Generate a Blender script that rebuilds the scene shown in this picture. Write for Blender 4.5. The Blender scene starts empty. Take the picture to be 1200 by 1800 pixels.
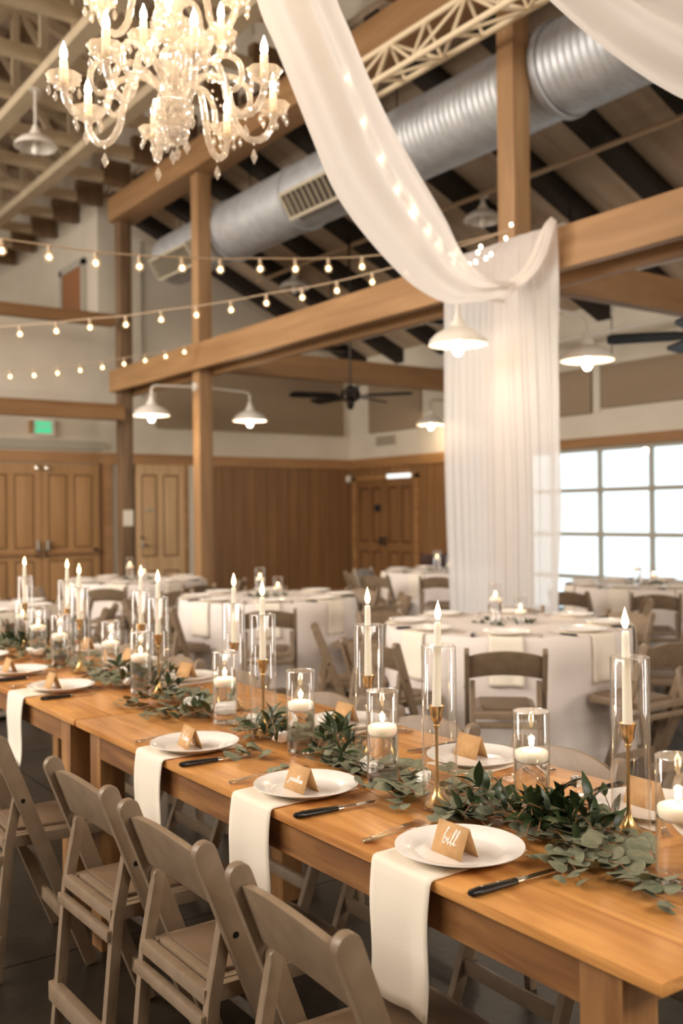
import bpy, bmesh, math, random
from mathutils import Vector, Matrix
random.seed(7)
PI = math.pi
sc = bpy.context.scene
COL = sc.collection

# ------------------------------------------------------------------ camera
cam_d = bpy.data.cameras.new('camera'); cam = bpy.data.objects.new('camera', cam_d); COL.objects.link(cam)
cam_d.sensor_fit = 'HORIZONTAL'; cam_d.sensor_width = 24.0; cam_d.lens = 35.0
cam_d.clip_start = 0.05; cam_d.clip_end = 200
Rt, Up, Bk = Vector((0.8159, -0.5781, -0.0100)), Vector((0.00598, -0.00886, 0.99994)), Vector((-0.5782, -0.8159, -0.0038))
cam.matrix_world = Matrix(((Rt.x, Up.x, Bk.x, 0), (Rt.y, Up.y, Bk.y, 0), (Rt.z, Up.z, Bk.z, 1.47), (0, 0, 0, 1)))
cam_d.dof.use_dof = True; cam_d.dof.focus_distance = 2.35; cam_d.dof.aperture_fstop = 2.8
sc.camera = cam

# ------------------------------------------------------------------ world, lights, exposure
w = bpy.data.worlds.new('overcast_day'); sc.world = w; w.use_nodes = True
bg = w.node_tree.nodes['Background']; bg.inputs[0].default_value = (0.86, 0.97, 1.0, 1); bg.inputs[1].default_value = 1.5
sc.view_settings.view_transform = 'Standard'; sc.view_settings.look = 'None'
sc.view_settings.exposure = 0.3; sc.view_settings.gamma = 1.0; sc.view_settings.use_curve_mapping = False

def area(name, loc, target, sx, sy, power, col):
    d = bpy.data.lights.new(name, 'AREA'); d.shape = 'RECTANGLE'; d.size = sx; d.size_y = sy; d.energy = power; d.color = col
    o = bpy.data.objects.new(name, d); COL.objects.link(o); o.location = loc
    o.rotation_euler = (Vector(target) - Vector(loc)).to_track_quat('-Z', 'Y').to_euler(); return o
def point(name, loc, power, col, r=0.03, parent=None):
    d = bpy.data.lights.new(name, 'POINT'); d.energy = power; d.color = col; d.shadow_soft_size = r
    o = bpy.data.objects.new(name, d); COL.objects.link(o); o.location = loc
    if parent: o.parent = parent
    return o
WARM = (1.0, 0.66, 0.36)
area('high_fill_left', (-5.8, 6.5, 5.6), (3.5, 6.8, .6), 12.0, 2.0, 620, (1.0, 0.92, 0.84))  # added soft fill from the upper left; that wall has no window
area('high_fill_rear', (2.5, -5.0, 5.6), (3.2, 4, .5), 7.0, 1.8, 330, (1.0, 0.92, 0.84))  # fill light added behind the camera; the rear wall is closed
area('low_fill_left', (-5.8, 11.0, 3.4), (5, 14.5, 2.6), 6.0, 2.0, 520, (1.0, 0.92, 0.84))  # added to brighten the back wall; no opening on this side
area('nave_fill', (-4.5, 8.0, 6.9), (6, 9, 4.2), 9.0, 1.0, 420, (1.0, 0.94, 0.88))  # extra fill added high under the nave roof, no clerestory built there
area('loft_fill', (2.0, 21.5, 6.0), (5.5, 16, 5.3), 3.0, 1.5, 60, (1.0, 0.95, 0.85))  # unseen fill light added inside the loft
area('aisle_fill', (9.0, -4.8, 2.8), (7.5, 6, 4.2), 3.0, 2.0, 220, (1.0, 0.93, 0.86))  # fill added for the aisle, in front of the closed rear wall

# ------------------------------------------------------------------ materials
def lin(c):
    def f(u):
        u /= 255.0
        return u / 12.92 if u <= 0.04045 else ((u + 0.055) / 1.055) ** 2.4
    return (f(c[0]), f(c[1]), f(c[2]), 1.0)
def mat(name, col, rough=0.5, metal=0.0, col2=None, scale=(8, 8, 8), detail=4.0, bump=0.0, bscale=None, lo=0.35, hi=0.65, spec=None, dist=0.0, trans=0.0, sss=0.0, coat=0.0):
    m = bpy.data.materials.new(name); m.use_nodes = True
    nt = m.node_tree; N = nt.nodes; L = nt.links; b = N['Principled BSDF']
    b.inputs['Base Color'].default_value = lin(col); b.inputs['Roughness'].default_value = rough; b.inputs['Metallic'].default_value = metal
    if spec is not None: b.inputs['Specular IOR Level'].default_value = spec
    if coat: b.inputs['Coat Weight'].default_value = coat; b.inputs['Coat Roughness'].default_value = 0.15
    if sss:
        b.inputs['Subsurface Weight'].default_value = sss; b.inputs['Subsurface Radius'].default_value = (0.03, 0.02, 0.012); b.inputs['Subsurface Scale'].default_value = 1.0
    if col2 or bump:
        tc = N.new('ShaderNodeTexCoord'); mp = N.new('ShaderNodeMapping'); mp.inputs['Scale'].default_value = scale
        L.new(tc.outputs['Object'], mp.inputs[0])
        nz = N.new('ShaderNodeTexNoise'); nz.inputs['Scale'].default_value = 1.0; nz.inputs['Detail'].default_value = detail; nz.inputs['Distortion'].default_value = dist
        L.new(mp.outputs[0], nz.inputs['Vector'])
        if col2:
            cr = N.new('ShaderNodeValToRGB'); cr.color_ramp.elements[0].position = lo; cr.color_ramp.elements[1].position = hi
            cr.color_ramp.elements[0].color = lin(col2); cr.color_ramp.elements[1].color = lin(col)
            oi = N.new('ShaderNodeObjectInfo'); ad = N.new('ShaderNodeMath'); ad.operation = 'MULTIPLY_ADD'
            ad.inputs[1].default_value = 0.12; ad.inputs[2].default_value = -0.06
            a2 = N.new('ShaderNodeMath'); a2.operation = 'ADD'
            L.new(oi.outputs['Random'], ad.inputs[0]); L.new(ad.outputs[0], a2.inputs[0]); L.new(nz.outputs['Fac'], a2.inputs[1])
            L.new(a2.outputs[0], cr.inputs[0]); L.new(cr.outputs[0], b.inputs['Base Color'])
        if bump:
            bp = N.new('ShaderNodeBump'); bp.inputs['Strength'].default_value = bump; bp.inputs['Distance'].default_value = 0.01
            if bscale:
                n2 = N.new('ShaderNodeTexNoise'); n2.inputs['Scale'].default_value = bscale; L.new(tc.outputs['Object'], n2.inputs['Vector']); L.new(n2.outputs['Fac'], bp.inputs['Height'])
            else: L.new(nz.outputs['Fac'], bp.inputs['Height'])
            L.new(bp.outputs[0], b.inputs['Normal'])
    return m
def emit(name, col, strength):
    m = bpy.data.materials.new(name); m.use_nodes = True; nt = m.node_tree
    nt.nodes.remove(nt.nodes['Principled BSDF']); e = nt.nodes.new('ShaderNodeEmission')
    e.inputs[0].default_value = (*col, 1); e.inputs[1].default_value = strength
    nt.links.new(e.outputs[0], nt.nodes['Material Output'].inputs[0]); return m
def thin_glass(name, tint=(1, 1, 1), power=1.0, ior=1.5, milky=0.0, mcol=(1, .93, .85)):
    m = bpy.data.materials.new(name); m.use_nodes = True; nt = m.node_tree; N = nt.nodes; L = nt.links
    N.remove(N['Principled BSDF'])
    t = N.new('ShaderNodeBsdfTransparent'); t.inputs[0].default_value = (*tint, 1)
    g = N.new('ShaderNodeBsdfGlossy'); g.inputs['Roughness'].default_value = 0.02; g.inputs[0].default_value = (1, 1, 1, 1)
    fr = N.new('ShaderNodeLayerWeight'); fr.inputs[0].default_value = 0.5      # facing is the same on both sides of a wall
    pw = N.new('ShaderNodeMath'); pw.operation = 'POWER'; pw.inputs[1].default_value = 4.0; L.new(fr.outputs['Facing'], pw.inputs[0])
    mu = N.new('ShaderNodeMath'); mu.operation = 'MULTIPLY_ADD'; mu.inputs[1].default_value = .55 * power; mu.inputs[2].default_value = ((ior - 1) / (ior + 1)) ** 2 * power; mu.use_clamp = True
    mx = N.new('ShaderNodeMixShader'); L.new(pw.outputs[0], mu.inputs[0]); L.new(mu.outputs[0], mx.inputs[0]); L.new(t.outputs[0], mx.inputs[1]); L.new(g.outputs[0], mx.inputs[2])
    out = mx.outputs[0]
    if milky:
        tr = N.new('ShaderNodeBsdfTranslucent'); tr.inputs[0].default_value = (*mcol, 1); df = N.new('ShaderNodeBsdfDiffuse'); df.inputs[0].default_value = (*mcol, 1)
        a = N.new('ShaderNodeMixShader'); a.inputs[0].default_value = 0.5; L.new(tr.outputs[0], a.inputs[1]); L.new(df.outputs[0], a.inputs[2])
        m2 = N.new('ShaderNodeMixShader'); m2.inputs[0].default_value = milky; L.new(out, m2.inputs[1]); L.new(a.outputs[0], m2.inputs[2]); out = m2.outputs[0]
    L.new(out, N['Material Output'].inputs[0]); return m
def sheer(name, col, transp=0.15, trl=0.5):
    m = bpy.data.materials.new(name); m.use_nodes = True; nt = m.node_tree; N = nt.nodes; L = nt.links
    N.remove(N['Principled BSDF'])
    d = N.new('ShaderNodeBsdfDiffuse'); d.inputs[0].default_value = lin(col)
    t = N.new('ShaderNodeBsdfTranslucent'); t.inputs[0].default_value = lin(col)
    x = N.new('ShaderNodeBsdfTransparent')
    a = N.new('ShaderNodeMixShader'); a.inputs[0].default_value = trl; L.new(d.outputs[0], a.inputs[1]); L.new(t.outputs[0], a.inputs[2])
    b = N.new('ShaderNodeMixShader'); b.inputs[0].default_value = transp; L.new(a.outputs[0], b.inputs[1]); L.new(x.outputs[0], b.inputs[2])
    L.new(b.outputs[0], N['Material Output'].inputs[0]); return m

M = {}
M['top_y'] = mat('pine_tabletop_grain', (218, 158, 90), 0.34, col2=(166, 104, 48), scale=(16, 1.3, 16), detail=8, bump=0.1, lo=0.28, hi=0.66, dist=1.6)
M['pine'] = mat('pine_frame', (168, 122, 70), 0.55, col2=(126, 84, 44), scale=(20, 20, 2.5), detail=6, bump=0.1, dist=0.5)
M['pine_x'] = mat('pine_rail', (162, 114, 64), 0.55, col2=(116, 76, 40), scale=(20, 2.5, 20), detail=6, bump=0.1, dist=0.5)
M['beam_y'] = mat('fir_beam_lengthwise', (174, 134, 90), 0.6, col2=(142, 104, 64), scale=(9, 0.8, 9), detail=6, bump=0.1, lo=.25, hi=.75, dist=0.5)
M['beam_x'] = mat('fir_beam_crosswise', (160, 120, 78), 0.6, col2=(128, 92, 56), scale=(0.8, 9, 9), detail=6, bump=0.1, lo=.25, hi=.75, dist=0.5)
M['post'] = mat('fir_post', (172, 134, 92), 0.6, col2=(138, 102, 66), scale=(9, 9, 0.8), detail=6, bump=0.1, lo=.25, hi=.75, dist=0.5)
M['post_dark'] = mat('fir_post_weathered', (128, 100, 70), 0.65, col2=(102, 78, 54), scale=(9, 9, 0.8), detail=5, bump=0.1)
M['board'] = mat('wainscot_board', (142, 102, 60), 0.5, col2=(114, 79, 44), scale=(12, 12, 0.7), detail=5, bump=0.05, lo=.2, hi=.8)
M['door'] = mat('oak_door', (178, 136, 88), 0.5, col2=(156, 116, 72), scale=(10, 10, 0.9), detail=5, lo=.2, hi=.8)
M['door_dark'] = mat('oak_door_dark', (136, 96, 56), 0.5, col2=(112, 76, 42), scale=(10, 10, 0.9), detail=5, lo=.2, hi=.8)
M['trimwood'] = mat('oak_trim', (168, 124, 78), 0.5, col2=(146, 104, 62), scale=(1, 1, 10), detail=4)
M['plaster'] = mat('cream_plaster', (214, 204, 186), 0.85, col2=(208, 197, 178), scale=(1.5, 1.5, 1.5), bump=0.03, bscale=60)
M['fabricpanel'] = mat('taupe_acoustic_fabric', (152, 132, 108), 0.95, col2=(146, 126, 102), scale=(40, 40, 40), bump=0.05)
M['greypaint'] = mat('grey_painted_metal', (172, 164, 148), 0.6)
M['concrete'] = mat('dark_stained_concrete', (54, 44, 31), 0.38, col2=(24, 20, 15), scale=(1.6, 1.6, 1.6), detail=8, bump=0.15, bscale=28, lo=.3, hi=.75)
M['deck'] = mat('roof_deck', (192, 172, 148), 0.85, col2=(172, 150, 126), scale=(1, 6, 1), bump=0.03)
M['rafter'] = mat('dark_rafter', (44, 33, 24), 0.8, col2=(34, 25, 18), scale=(1, 8, 8))
M['truss'] = mat('painted_truss', (204, 186, 156), 0.7, col2=(190, 172, 142), scale=(3, 3, 3))
M['trussmetal'] = mat('cream_lattice_steel', (232, 212, 178), 0.45)
M['duct'] = mat('galvanised_duct', (200, 202, 204), 0.5, metal=0.6, col2=(184, 186, 188), scale=(6, 6, 6))
M['grille'] = mat('duct_grille_frame', (196, 184, 160), 0.5, metal=0.2)
M['black'] = mat('matte_black', (22, 19, 17), 0.6)
M['blackmetal'] = mat('black_metal', (36, 33, 31), 0.35, metal=0.6)
M['bronze'] = mat('dark_bronze', (48, 40, 34), 0.3, metal=0.8)
M['enamel'] = mat('white_enamel', (228, 220, 208), 0.35)
M['pipe'] = mat('painted_conduit', (196, 172, 142), 0.5)
M['steel'] = mat('polished_steel', (214, 208, 198), 0.16, metal=1.0)
M['brass'] = mat('brushed_brass', (212, 176, 116), 0.24, metal=1.0)
M['silver'] = mat('silver_flatware', (232, 214, 190), 0.18, metal=1.0)
M['china'] = mat('white_china', (244, 238, 230), 0.14, bump=0.04, bscale=26)
M['linen'] = mat('ivory_napkin_linen', (240, 229, 211), 0.9, bump=0.12, bscale=420)
M['cloth'] = mat('white_table_linen', (230, 219, 211), 0.9, bump=0.08, bscale=200)
M['kraft'] = mat('kraft_card', (204, 162, 112), 0.85, col2=(194, 150, 100), scale=(60, 60, 60))
M['ink'] = mat('white_ink', (252, 248, 240), 0.6)
M['resin'] = mat('beige_resin_chair', (138, 117, 94), 0.40, col2=(126, 106, 84), scale=(20, 20, 20), bump=0.03, bscale=90)
M['pad'] = mat('tan_vinyl_seat', (112, 90, 68), 0.5, bump=0.06, bscale=60)
M['knifeblk'] = mat('black_knife_handle', (16, 13, 12), 0.28)
M['wax'] = mat('ivory_wax', (250, 240, 224), 0.4, sss=0.5)
M['wick'] = mat('charred_wick', (30, 22, 18), 0.9)
M['euc'] = mat('eucalyptus_leaf', (140, 140, 114), 0.6, col2=(94, 99, 76), scale=(30, 30, 30), detail=3, lo=.3, hi=.7)
M['rus'] = mat('ruscus_leaf', (56, 72, 38), 0.35, col2=(30, 42, 22), scale=(30, 30, 30), detail=3, lo=.3, hi=.7)
M['twig'] = mat('leaf_stem', (146, 106, 66), 0.7)
M['petal'] = mat('white_petal', (252, 248, 240), 0.7)
M['groove_shade'] = mat('door_groove_shade', (128, 92, 56), 0.6)  # darker brown standing in for shade in the panel grooves
M['door_light'] = mat('pale_oak_door', (208, 172, 128), 0.5, col2=(192, 154, 110), scale=(10, 10, .9), detail=5)
M['paper'] = mat('white_paper', (226, 216, 200), 0.8)
M['dkwood'] = mat('dark_stained_wood', (66, 38, 24), 0.4, col2=(48, 28, 18), scale=(8, 8, 1))
M['loftdoor'] = mat('brown_loft_door', (150, 98, 54), 0.8)
M['flame'] = emit('candle_flame', (1.0, 0.66, 0.32), 9.0)
M['tipbulb'] = emit('lit_flame_bulb', (1.0, 0.86, 0.66), 16.0)
M['bulb'] = emit('lit_string_bulb', (1.0, 0.74, 0.46), 9.0)
M['filament'] = emit('lit_filament', (1.0, 0.74, 0.42), 9.0)
M['barnbulb'] = emit('lit_barn_bulb', (1.0, 0.88, 0.70), 9.0)
M['fairy'] = emit('lit_fairy_bulb', (1.0, 0.8, 0.5), 13.0)
M['exitgreen'] = emit('lit_exit_green', (0.06, 0.62, 0.28), 1.0)
M['whitelit'] = emit('lit_white_strip', (0.95, 0.95, 0.9), 1.3)
M['glass'] = thin_glass('clear_glass', power=1.45)
M['bulbglass'] = thin_glass('bulb_glass', tint=(1, .93, .84), power=1.2, milky=0.12, mcol=(1, .85, .6))
M['crystal'] = thin_glass('cut_crystal', tint=(1, .97, .93), power=2.6, ior=1.7, milky=0.24, mcol=(1, .93, .84))
M['pane'] = thin_glass('window_pane', tint=(.97, .99, 1), power=1.0)
gw = bpy.data.materials.new('water'); gw.use_nodes = True; b_ = gw.node_tree.nodes['Principled BSDF']
b_.inputs['Transmission Weight'].default_value = 1.0; b_.inputs['Roughness'].default_value = 0.0; b_.inputs['IOR'].default_value = 1.2; b_.inputs['Base Color'].default_value = (1, 1, 1, 1)
M['water'] = gw
M['sheer'] = sheer('white_sheer', (252, 249, 247), 0.14, 0.5)
M['drape'] = sheer('white_chiffon', (252, 246, 240), 0.04, 0.5)

# ------------------------------------------------------------------ mesh helpers
class MB:
    def __init__(s): s.v = []; s.f = []
    def add(s, vs, fs, T=None):
        o = len(s.v)
        if T is None: s.v += [tuple(v) for v in vs]
        else: s.v += [tuple(T @ Vector(v)) for v in vs]
        s.f += [tuple(i + o for i in f) for f in fs]; return s
    def box(s, x0, x1, y0, y1, z0, z1, T=None):
        vs = [(x, y, z) for x in (x0, x1) for y in (y0, y1) for z in (z0, z1)]
        return s.add(vs, [(0, 1, 3, 2), (4, 6, 7, 5), (0, 4, 5, 1), (2, 3, 7, 6), (0, 2, 6, 4), (1, 5, 7, 3)], T)
    def bar(s, a, b, w, h, up=(0, 0, 1)):
        a = Vector(a); b = Vector(b); d = b - a; L = d.length; d.normalize(); u = Vector(up)
        if abs(d.dot(u)) > .98: u = Vector((1, 0, 0))
        sd = d.cross(u).normalized(); uu = sd.cross(d).normalized(); vs = []
        for p in (a, b):
            for i, j in ((-1, -1), (1, -1), (1, 1), (-1, 1)): vs.append(p + sd * (i * w / 2) + uu * (j * h / 2))
        return s.add(vs, [(3, 2, 1, 0), (4, 5, 6, 7), (0, 1, 5, 4), (1, 2, 6, 5), (2, 3, 7, 6), (3, 0, 4, 7)])
    def prism(s, poly, t0, t1, ax='y', T=None):
        n = len(poly); mp = {'y': lambda a, b, t: (a, t, b), 'x': lambda a, b, t: (t, a, b), 'z': lambda a, b, t: (a, b, t)}[ax]
        vs = [mp(a, b, t0) for a, b in poly] + [mp(a, b, t1) for a, b in poly]
        fs = [tuple(range(n)), tuple(range(2 * n - 1, n - 1, -1))] + [(i, i + n, (i + 1) % n + n, (i + 1) % n) for i in range(n)]
        return s.add(vs, fs, T)
    def tube(s, pts, r, n=8, T=None, sq=1.0):
        pts = [Vector(p) for p in pts]; m = len(pts); rs = r if isinstance(r, (list, tuple)) else [r] * m
        vs = []; ref = None
        for i, p in enumerate(pts):
            d = (pts[min(i + 1, m - 1)] - pts[max(i - 1, 0)]).normalized()
            if ref is None:
                ref = Vector((0, 0, 1)) if abs(d.z) < .9 else Vector((1, 0, 0))
            a = d.cross(ref).normalized(); b = a.cross(d).normalized(); ref = b
            for k in range(n):
                t = 2 * PI * k / n; vs.append(p + (a * math.cos(t) + b * (math.sin(t) * sq)) * rs[i])
        fs = [(i * n + k, i * n + (k + 1) % n, (i + 1) * n + (k + 1) % n, (i + 1) * n + k) for i in range(m - 1) for k in range(n)]
        fs += [tuple(range(n - 1, -1, -1)), tuple((m - 1) * n + k for k in range(n))]
        return s.add(vs, fs, T)
    def lathe(s, prof, n=24, c=(0, 0, 0), T=None, scal=None):
        vs = []
        for (r, z) in prof:
            for k in range(n):
                t = 2 * PI * k / n; q = r * (1 + (scal[0] * math.cos(scal[1] * t) if scal else 0))
                vs.append((c[0] + q * math.cos(t), c[1] + q * math.sin(t), c[2] + z))
        m = len(prof)
        fs = [(i * n + k, i * n + (k + 1) % n, (i + 1) * n + (k + 1) % n, (i + 1) * n + k) for i in range(m - 1) for k in range(n)]
        if prof[0][0] > 1e-6: fs.append(tuple(range(n - 1, -1, -1)))
        if prof[-1][0] > 1e-6: fs.append(tuple((m - 1) * n + k for k in range(n)))
        return s.add(vs, fs, T)
    def lathe_open(s, prof, n=24, c=(0, 0, 0), scal=None):
        k0 = len(s.f); s.lathe(prof, n, c, None, scal)
        # drop caps
        m = len(prof); keep = k0 + (m - 1) * n; s.f = s.f[:keep]; return s
    def grid(s, rows):
        m = len(rows); n = len(rows[0]); vs = [p for r in rows for p in r]
        return s.add(vs, [(i * n + j, i * n + j + 1, (i + 1) * n + j + 1, (i + 1) * n + j) for i in range(m - 1) for j in range(n - 1)])
    def mesh(s, name, m, bevel=0, smooth=None, seg=2):
        me = bpy.data.meshes.new(name); me.from_pydata(s.v, [], s.f); me.materials.append(m)
        bm = bmesh.new(); bm.from_mesh(me)
        bmesh.ops.remove_doubles(bm, verts=bm.verts, dist=1e-6)
        bmesh.ops.recalc_face_normals(bm, faces=bm.faces)
        if bevel:
            es = [e for e in bm.edges if len(e.link_faces) == 2 and e.calc_face_angle(0) > 0.5]
            bmesh.ops.bevel(bm, geom=es, offset=bevel, segments=seg, affect='EDGES', profile=0.6, clamp_overlap=True)
        ang = 0.7 if smooth is None else smooth
        for f in bm.faces: f.smooth = True
        for e in bm.edges:
            if len(e.link_faces) == 2 and e.calc_face_angle(0) > ang: e.smooth = False
        bm.to_mesh(me); bm.free(); return me
    def build(s, name, m, parent=None, bevel=0, smooth=None, loc=None, seg=2, label=None):
        return obj(name, s.mesh(name, m, bevel, smooth, seg), parent, loc, label)
def obj(name, me, parent=None, loc=None, label=None):
    o = bpy.data.objects.new(name, me); COL.objects.link(o)
    if parent: o.parent = parent
    if loc: o.location = loc
    if label: o['label'] = label
    return o
def tag(o, label, cat, group=None):
    o['label'] = label; o['category'] = cat
    if group: o['group'] = group
    return o
def thing(name, label, cat, loc=(0, 0, 0), rz=0, group=None):
    o = bpy.data.objects.new(name, None); COL.objects.link(o); o.location = loc; o.rotation_euler = (0, 0, rz)
    o.empty_display_size = 0.1
    return tag(o, label, cat, group)
def structure(name, mb, m, parent=None, **k):
    o = mb.build(name, m, parent, **k)
    if not parent: o['kind'] = 'structure'
    return o
def dup(root, loc, rz=0, label=None, group=None, scale=None):
    def cp(o, par):
        c = o.copy(); COL.objects.link(c); c.parent = par
        for ch in list(kids.get(o.name, ())): cp(ch, c)
        return c
    kids = {}
    def walk(o):
        kids[o.name] = list(o.children)
        for c in o.children: walk(c)
    walk(root)
    r = cp(root, None); r.location = loc; r.rotation_euler = (0, 0, rz)
    if label: r['label'] = label
    if group: r['group'] = group
    if scale: r.scale = scale
    return r
class Proto:
    """first use moves the prototype itself, later uses copy it"""
    def __init__(s, root): s.r = root; s.used = False
    def put(s, loc, rz, label, group=None):
        if not s.used:
            s.used = True; s.r.location = loc; s.r.rotation_euler = (0, 0, rz); s.r['label'] = label
            if group: s.r['group'] = group
            return s.r
        return dup(s.r, loc, rz, label, group)

# ================================================================== THE SETTING
YB = 14.84; XR = 10.72; XB = 5.87     # back wall, right wall, post row
fl = MB().box(-7, 12, -6, 26, -0.2, -0.012); floor = structure('floor', fl, M['black'])
slab = 0
ys = [-6, -2.7, 0.3, 3.31, 6.3, 9.3, 12.3, 15.2]; xs = [-7, -4.1, -1.15, 1.82, 4.8, 7.8, 10.8]
for i in range(len(xs) - 1):
    for j in range(len(ys) - 1):
        MB().box(xs[i] + .004, xs[i + 1] - .004, ys[j] + .004, ys[j + 1] - .004, -0.014, 0).build('slab', M['concrete'], floor)

# back wall: left part stops at the loft opening, right part rises to the roof
def roofz(x): return 6.3 - 0.448 * (x - 5.77)
wb = MB().box(-7, 5.9, YB, YB + .2, 0, 4.55)
wb.prism([(5.9, 0), (10.92, 0), (10.92, roofz(10.92) + .25), (5.9, roofz(5.9) + .25)], YB, YB + .2, 'y')
wall_back = structure('wall_back', wb, M['plaster'])
# loft behind: floor, side wall, rear wall
structure('floor_loft', MB().box(-7, 5.9, YB + .2, 24, 4.3, 4.5), M['trimwood'])
lw = MB().box(5.9, 6.1, YB + .2, 24, 4.4, 7.5).box(-7, 6.1, 24, 24.2, 4.4, 8.5)
structure('wall_loft', lw, M['plaster'])
# wall over the post row
structure('wall_upper', MB().box(6.1, 6.2, -6, YB + .2, 6.36, 7.6), M['plaster'])
# right wall with garage opening
wr = MB().box(XR, XR + .2, 10.80, YB, 0, 4.36).box(XR, XR + .2, -6, 5.65, 0, 4.36).box(XR, XR + .2, 5.65, 10.80, 2.38, 4.36)
wall_right = structure('wall_right', wr, M['plaster'])
structure('wall_left', MB().box(-6.9, -6.7, -6, 24, 0, 8), M['plaster'])
structure('wall_rear', MB().box(-6.9, XR, -6, -5.8, 0, 8), M['plaster'])

# roofs
ceil = MB().prism([(5.95, roofz(5.95) + .22), (11.0, roofz(11.0) + .22), (11.0, roofz(11.0) + .3), (5.95, roofz(5.95) + .3)], -6, 15.05, 'y')
ceiling = structure('ceiling', ceil, M['deck'])
for y in [-.6, .46, 1.52, 2.58, 3.64, 4.7, 5.75, 6.8, 7.82, 8.93, 10.0, 11.15, 12.2, 13.35, 14.4]:
    MB().prism([(5.95, roofz(5.95)), (10.72, roofz(10.72)), (10.72, roofz(10.72) + .22), (5.95, roofz(5.95) + .22)], y - .11, y + .11, 'y').build('rafter', M['rafter'], ceiling)
nc = MB().prism([(5.95, 7.45), (0.6, 9.3), (0.6, 9.4), (6.1, 7.55)], -6, 24.2, 'y').prism([(-6.9, 7.2), (0.6, 9.3), (0.6, 9.4), (-6.9, 7.3)], -6, 24.2, 'y')
nave = structure('ceiling_nave', nc, M['deck'])
for x in (5.2, 4.2, 3.2, 2.2, 1.2, 0.2, -.8, -1.8, -2.8, -3.8):
    z = 9.3 - (x - .6) * .346 if x > .6 else 9.3 - (.6 - x) * .28
    MB().box(x - .05, x + .05, -6, 24, z - .16, z - .02).build('purlin', M['post_dark'], nave)

# wooden trusses across the nave
def truss():
    t = thing('roof_truss', 'painted timber truss', 'truss')
    MB().box(-6.7, 5.84, -.05, .05, 6.27, 6.41).build('bottom_chord', M['truss'], t)
    MB().bar((5.84, 0, 7.25), (.6, 0, 9.02), .1, .14).bar((.6, 0, 9.02), (-6.7, 0, 7.0), .1, .14).build('top_chord', M['truss'], t)
    MB().box(5.45, 5.86, -.06, .06, 6.25, 6.58).build('end_block', M['post_dark'], t)
    x = 5.0; k = 0
    while x > -4.5:
        zt = 9.02 - (x - .6) * .338 if x > .6 else 9.02 - (.6 - x) * .277
        MB().box(x - .045, x + .045, -.035, .035, 6.41, zt).build('web_post', M['truss'], t)
        x2 = x - 1.1; z2 = 9.02 - (x2 - .6) * .338 if x2 > .6 else 9.02 - (.6 - x2) * .277
        if k % 2 == 0: MB().bar((x, 0, 6.41), (x2, 0, z2), .06, .08).build('web_brace', M['truss'], t)
        else: MB().bar((x2, 0, 6.41), (x, 0, zt), .06, .08).build('web_brace', M['truss'], t)
        x -= 1.1; k += 1
    return t
tp = Proto(truss()); words = ['third', 'fourth', 'fifth', 'sixth', 'seventh', 'eighth', 'ninth', 'tenth', 'eleventh', 'twelfth', 'thirteenth', 'fourteenth']
ty = [5.1, 6.15, 7.2, 8.25, 9.3, 10.35, 11.4, 12.45, 13.5, 14.54, 15.6, 16.62, 17.7, 18.8]
tl = ['painted timber roof truss nearest the chandelier side of the hall', 'painted timber roof truss second from the camera end', 'painted timber roof truss just behind the crystal chandelier'] + ['painted timber roof truss across the nave, %s from the camera end' % w_ for w_ in words]
for i, y in enumerate(ty): tp.put((0, y, 0), 0, tl[i], 'painted trusses over the nave')
for i, (x, z) in enumerate(((3.6, 6.2), (4.72, 6.2), (2.3, 6.2), (0.6, 6.2))):
    o = MB().box(x - .09, x + .09, -5.8, 24, z - .05, z + .06).build('runner_beam', M['truss'])
    tag(o, ['painted longitudinal runner under trusses, second from the post row', 'painted longitudinal runner under trusses nearest the post row', 'painted longitudinal runner above the crystal chandelier', 'painted longitudinal runner at the middle of the nave roof'][i], 'beam')

# posts (front corner x=5.87)
def post(y, m, label, z1=5.878, h=.19):
    o = MB().box(XB, XB + h, y, y + h, 0, z1).build('timber_post', m, bevel=.006); tag(o, label, 'post', 'square timber posts'); return o
post(13.9, M['post_dark'], 'dark square timber post at the loft corner with a paper notice')
p2 = post(11.39, M['post'], 'square timber post with a pair of barn lamps in front of the board wall')
p3 = post(5.80, M['post'], 'large square timber post rising behind the white curtain')
post(0.2, M['post'], 'square timber post out to the right of the garage door')
def beam(name, x0, x1, y0, y1, z0, z1, m, label):
    o = MB().box(x0, x1, y0, y1, z0, z1).build(name, m, bevel=.006); tag(o, label, 'beam'); return o
beam('timber_beam', 5.77, 5.868, -5.8, 14.1, 3.34, 3.665, M['beam_y'], 'long fir beam bolted across the posts, carrying the curtain')
beam('timber_beam', 6.064, 6.15, -5.8, 14.1, 3.30, 3.62, M['beam_y'], 'rear twin of the long fir beam behind the posts')
o = beam('timber_beam', 5.77, 6.15, -5.8, 14.1, 5.88, 6.24, M['beam_y'], 'upper fir beam along the post tops below the trusses')
for i, (y, l) in enumerate(((11.42, 'cross beam from the lamp post to the right wall'), (5.82, 'cross beam from the curtained post to the right wall'), (0.22, 'cross beam from the post beyond the frame'))):
    beam('cross_beam', 6.15, XR, y, y + .14, 3.36, 3.68, M['beam_x'], l)
beam('loft_edge_beam', -6.7, 5.85, 13.70, 13.86, 2.90, 3.13, M['beam_x'], 'lower horizontal fir timber over the double door and exit sign')
beam('loft_edge_beam', -6.7, 5.72, 13.72, 13.86, 4.27, 4.44, M['beam_x'], 'upper horizontal fir timber at the loft railing')

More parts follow.
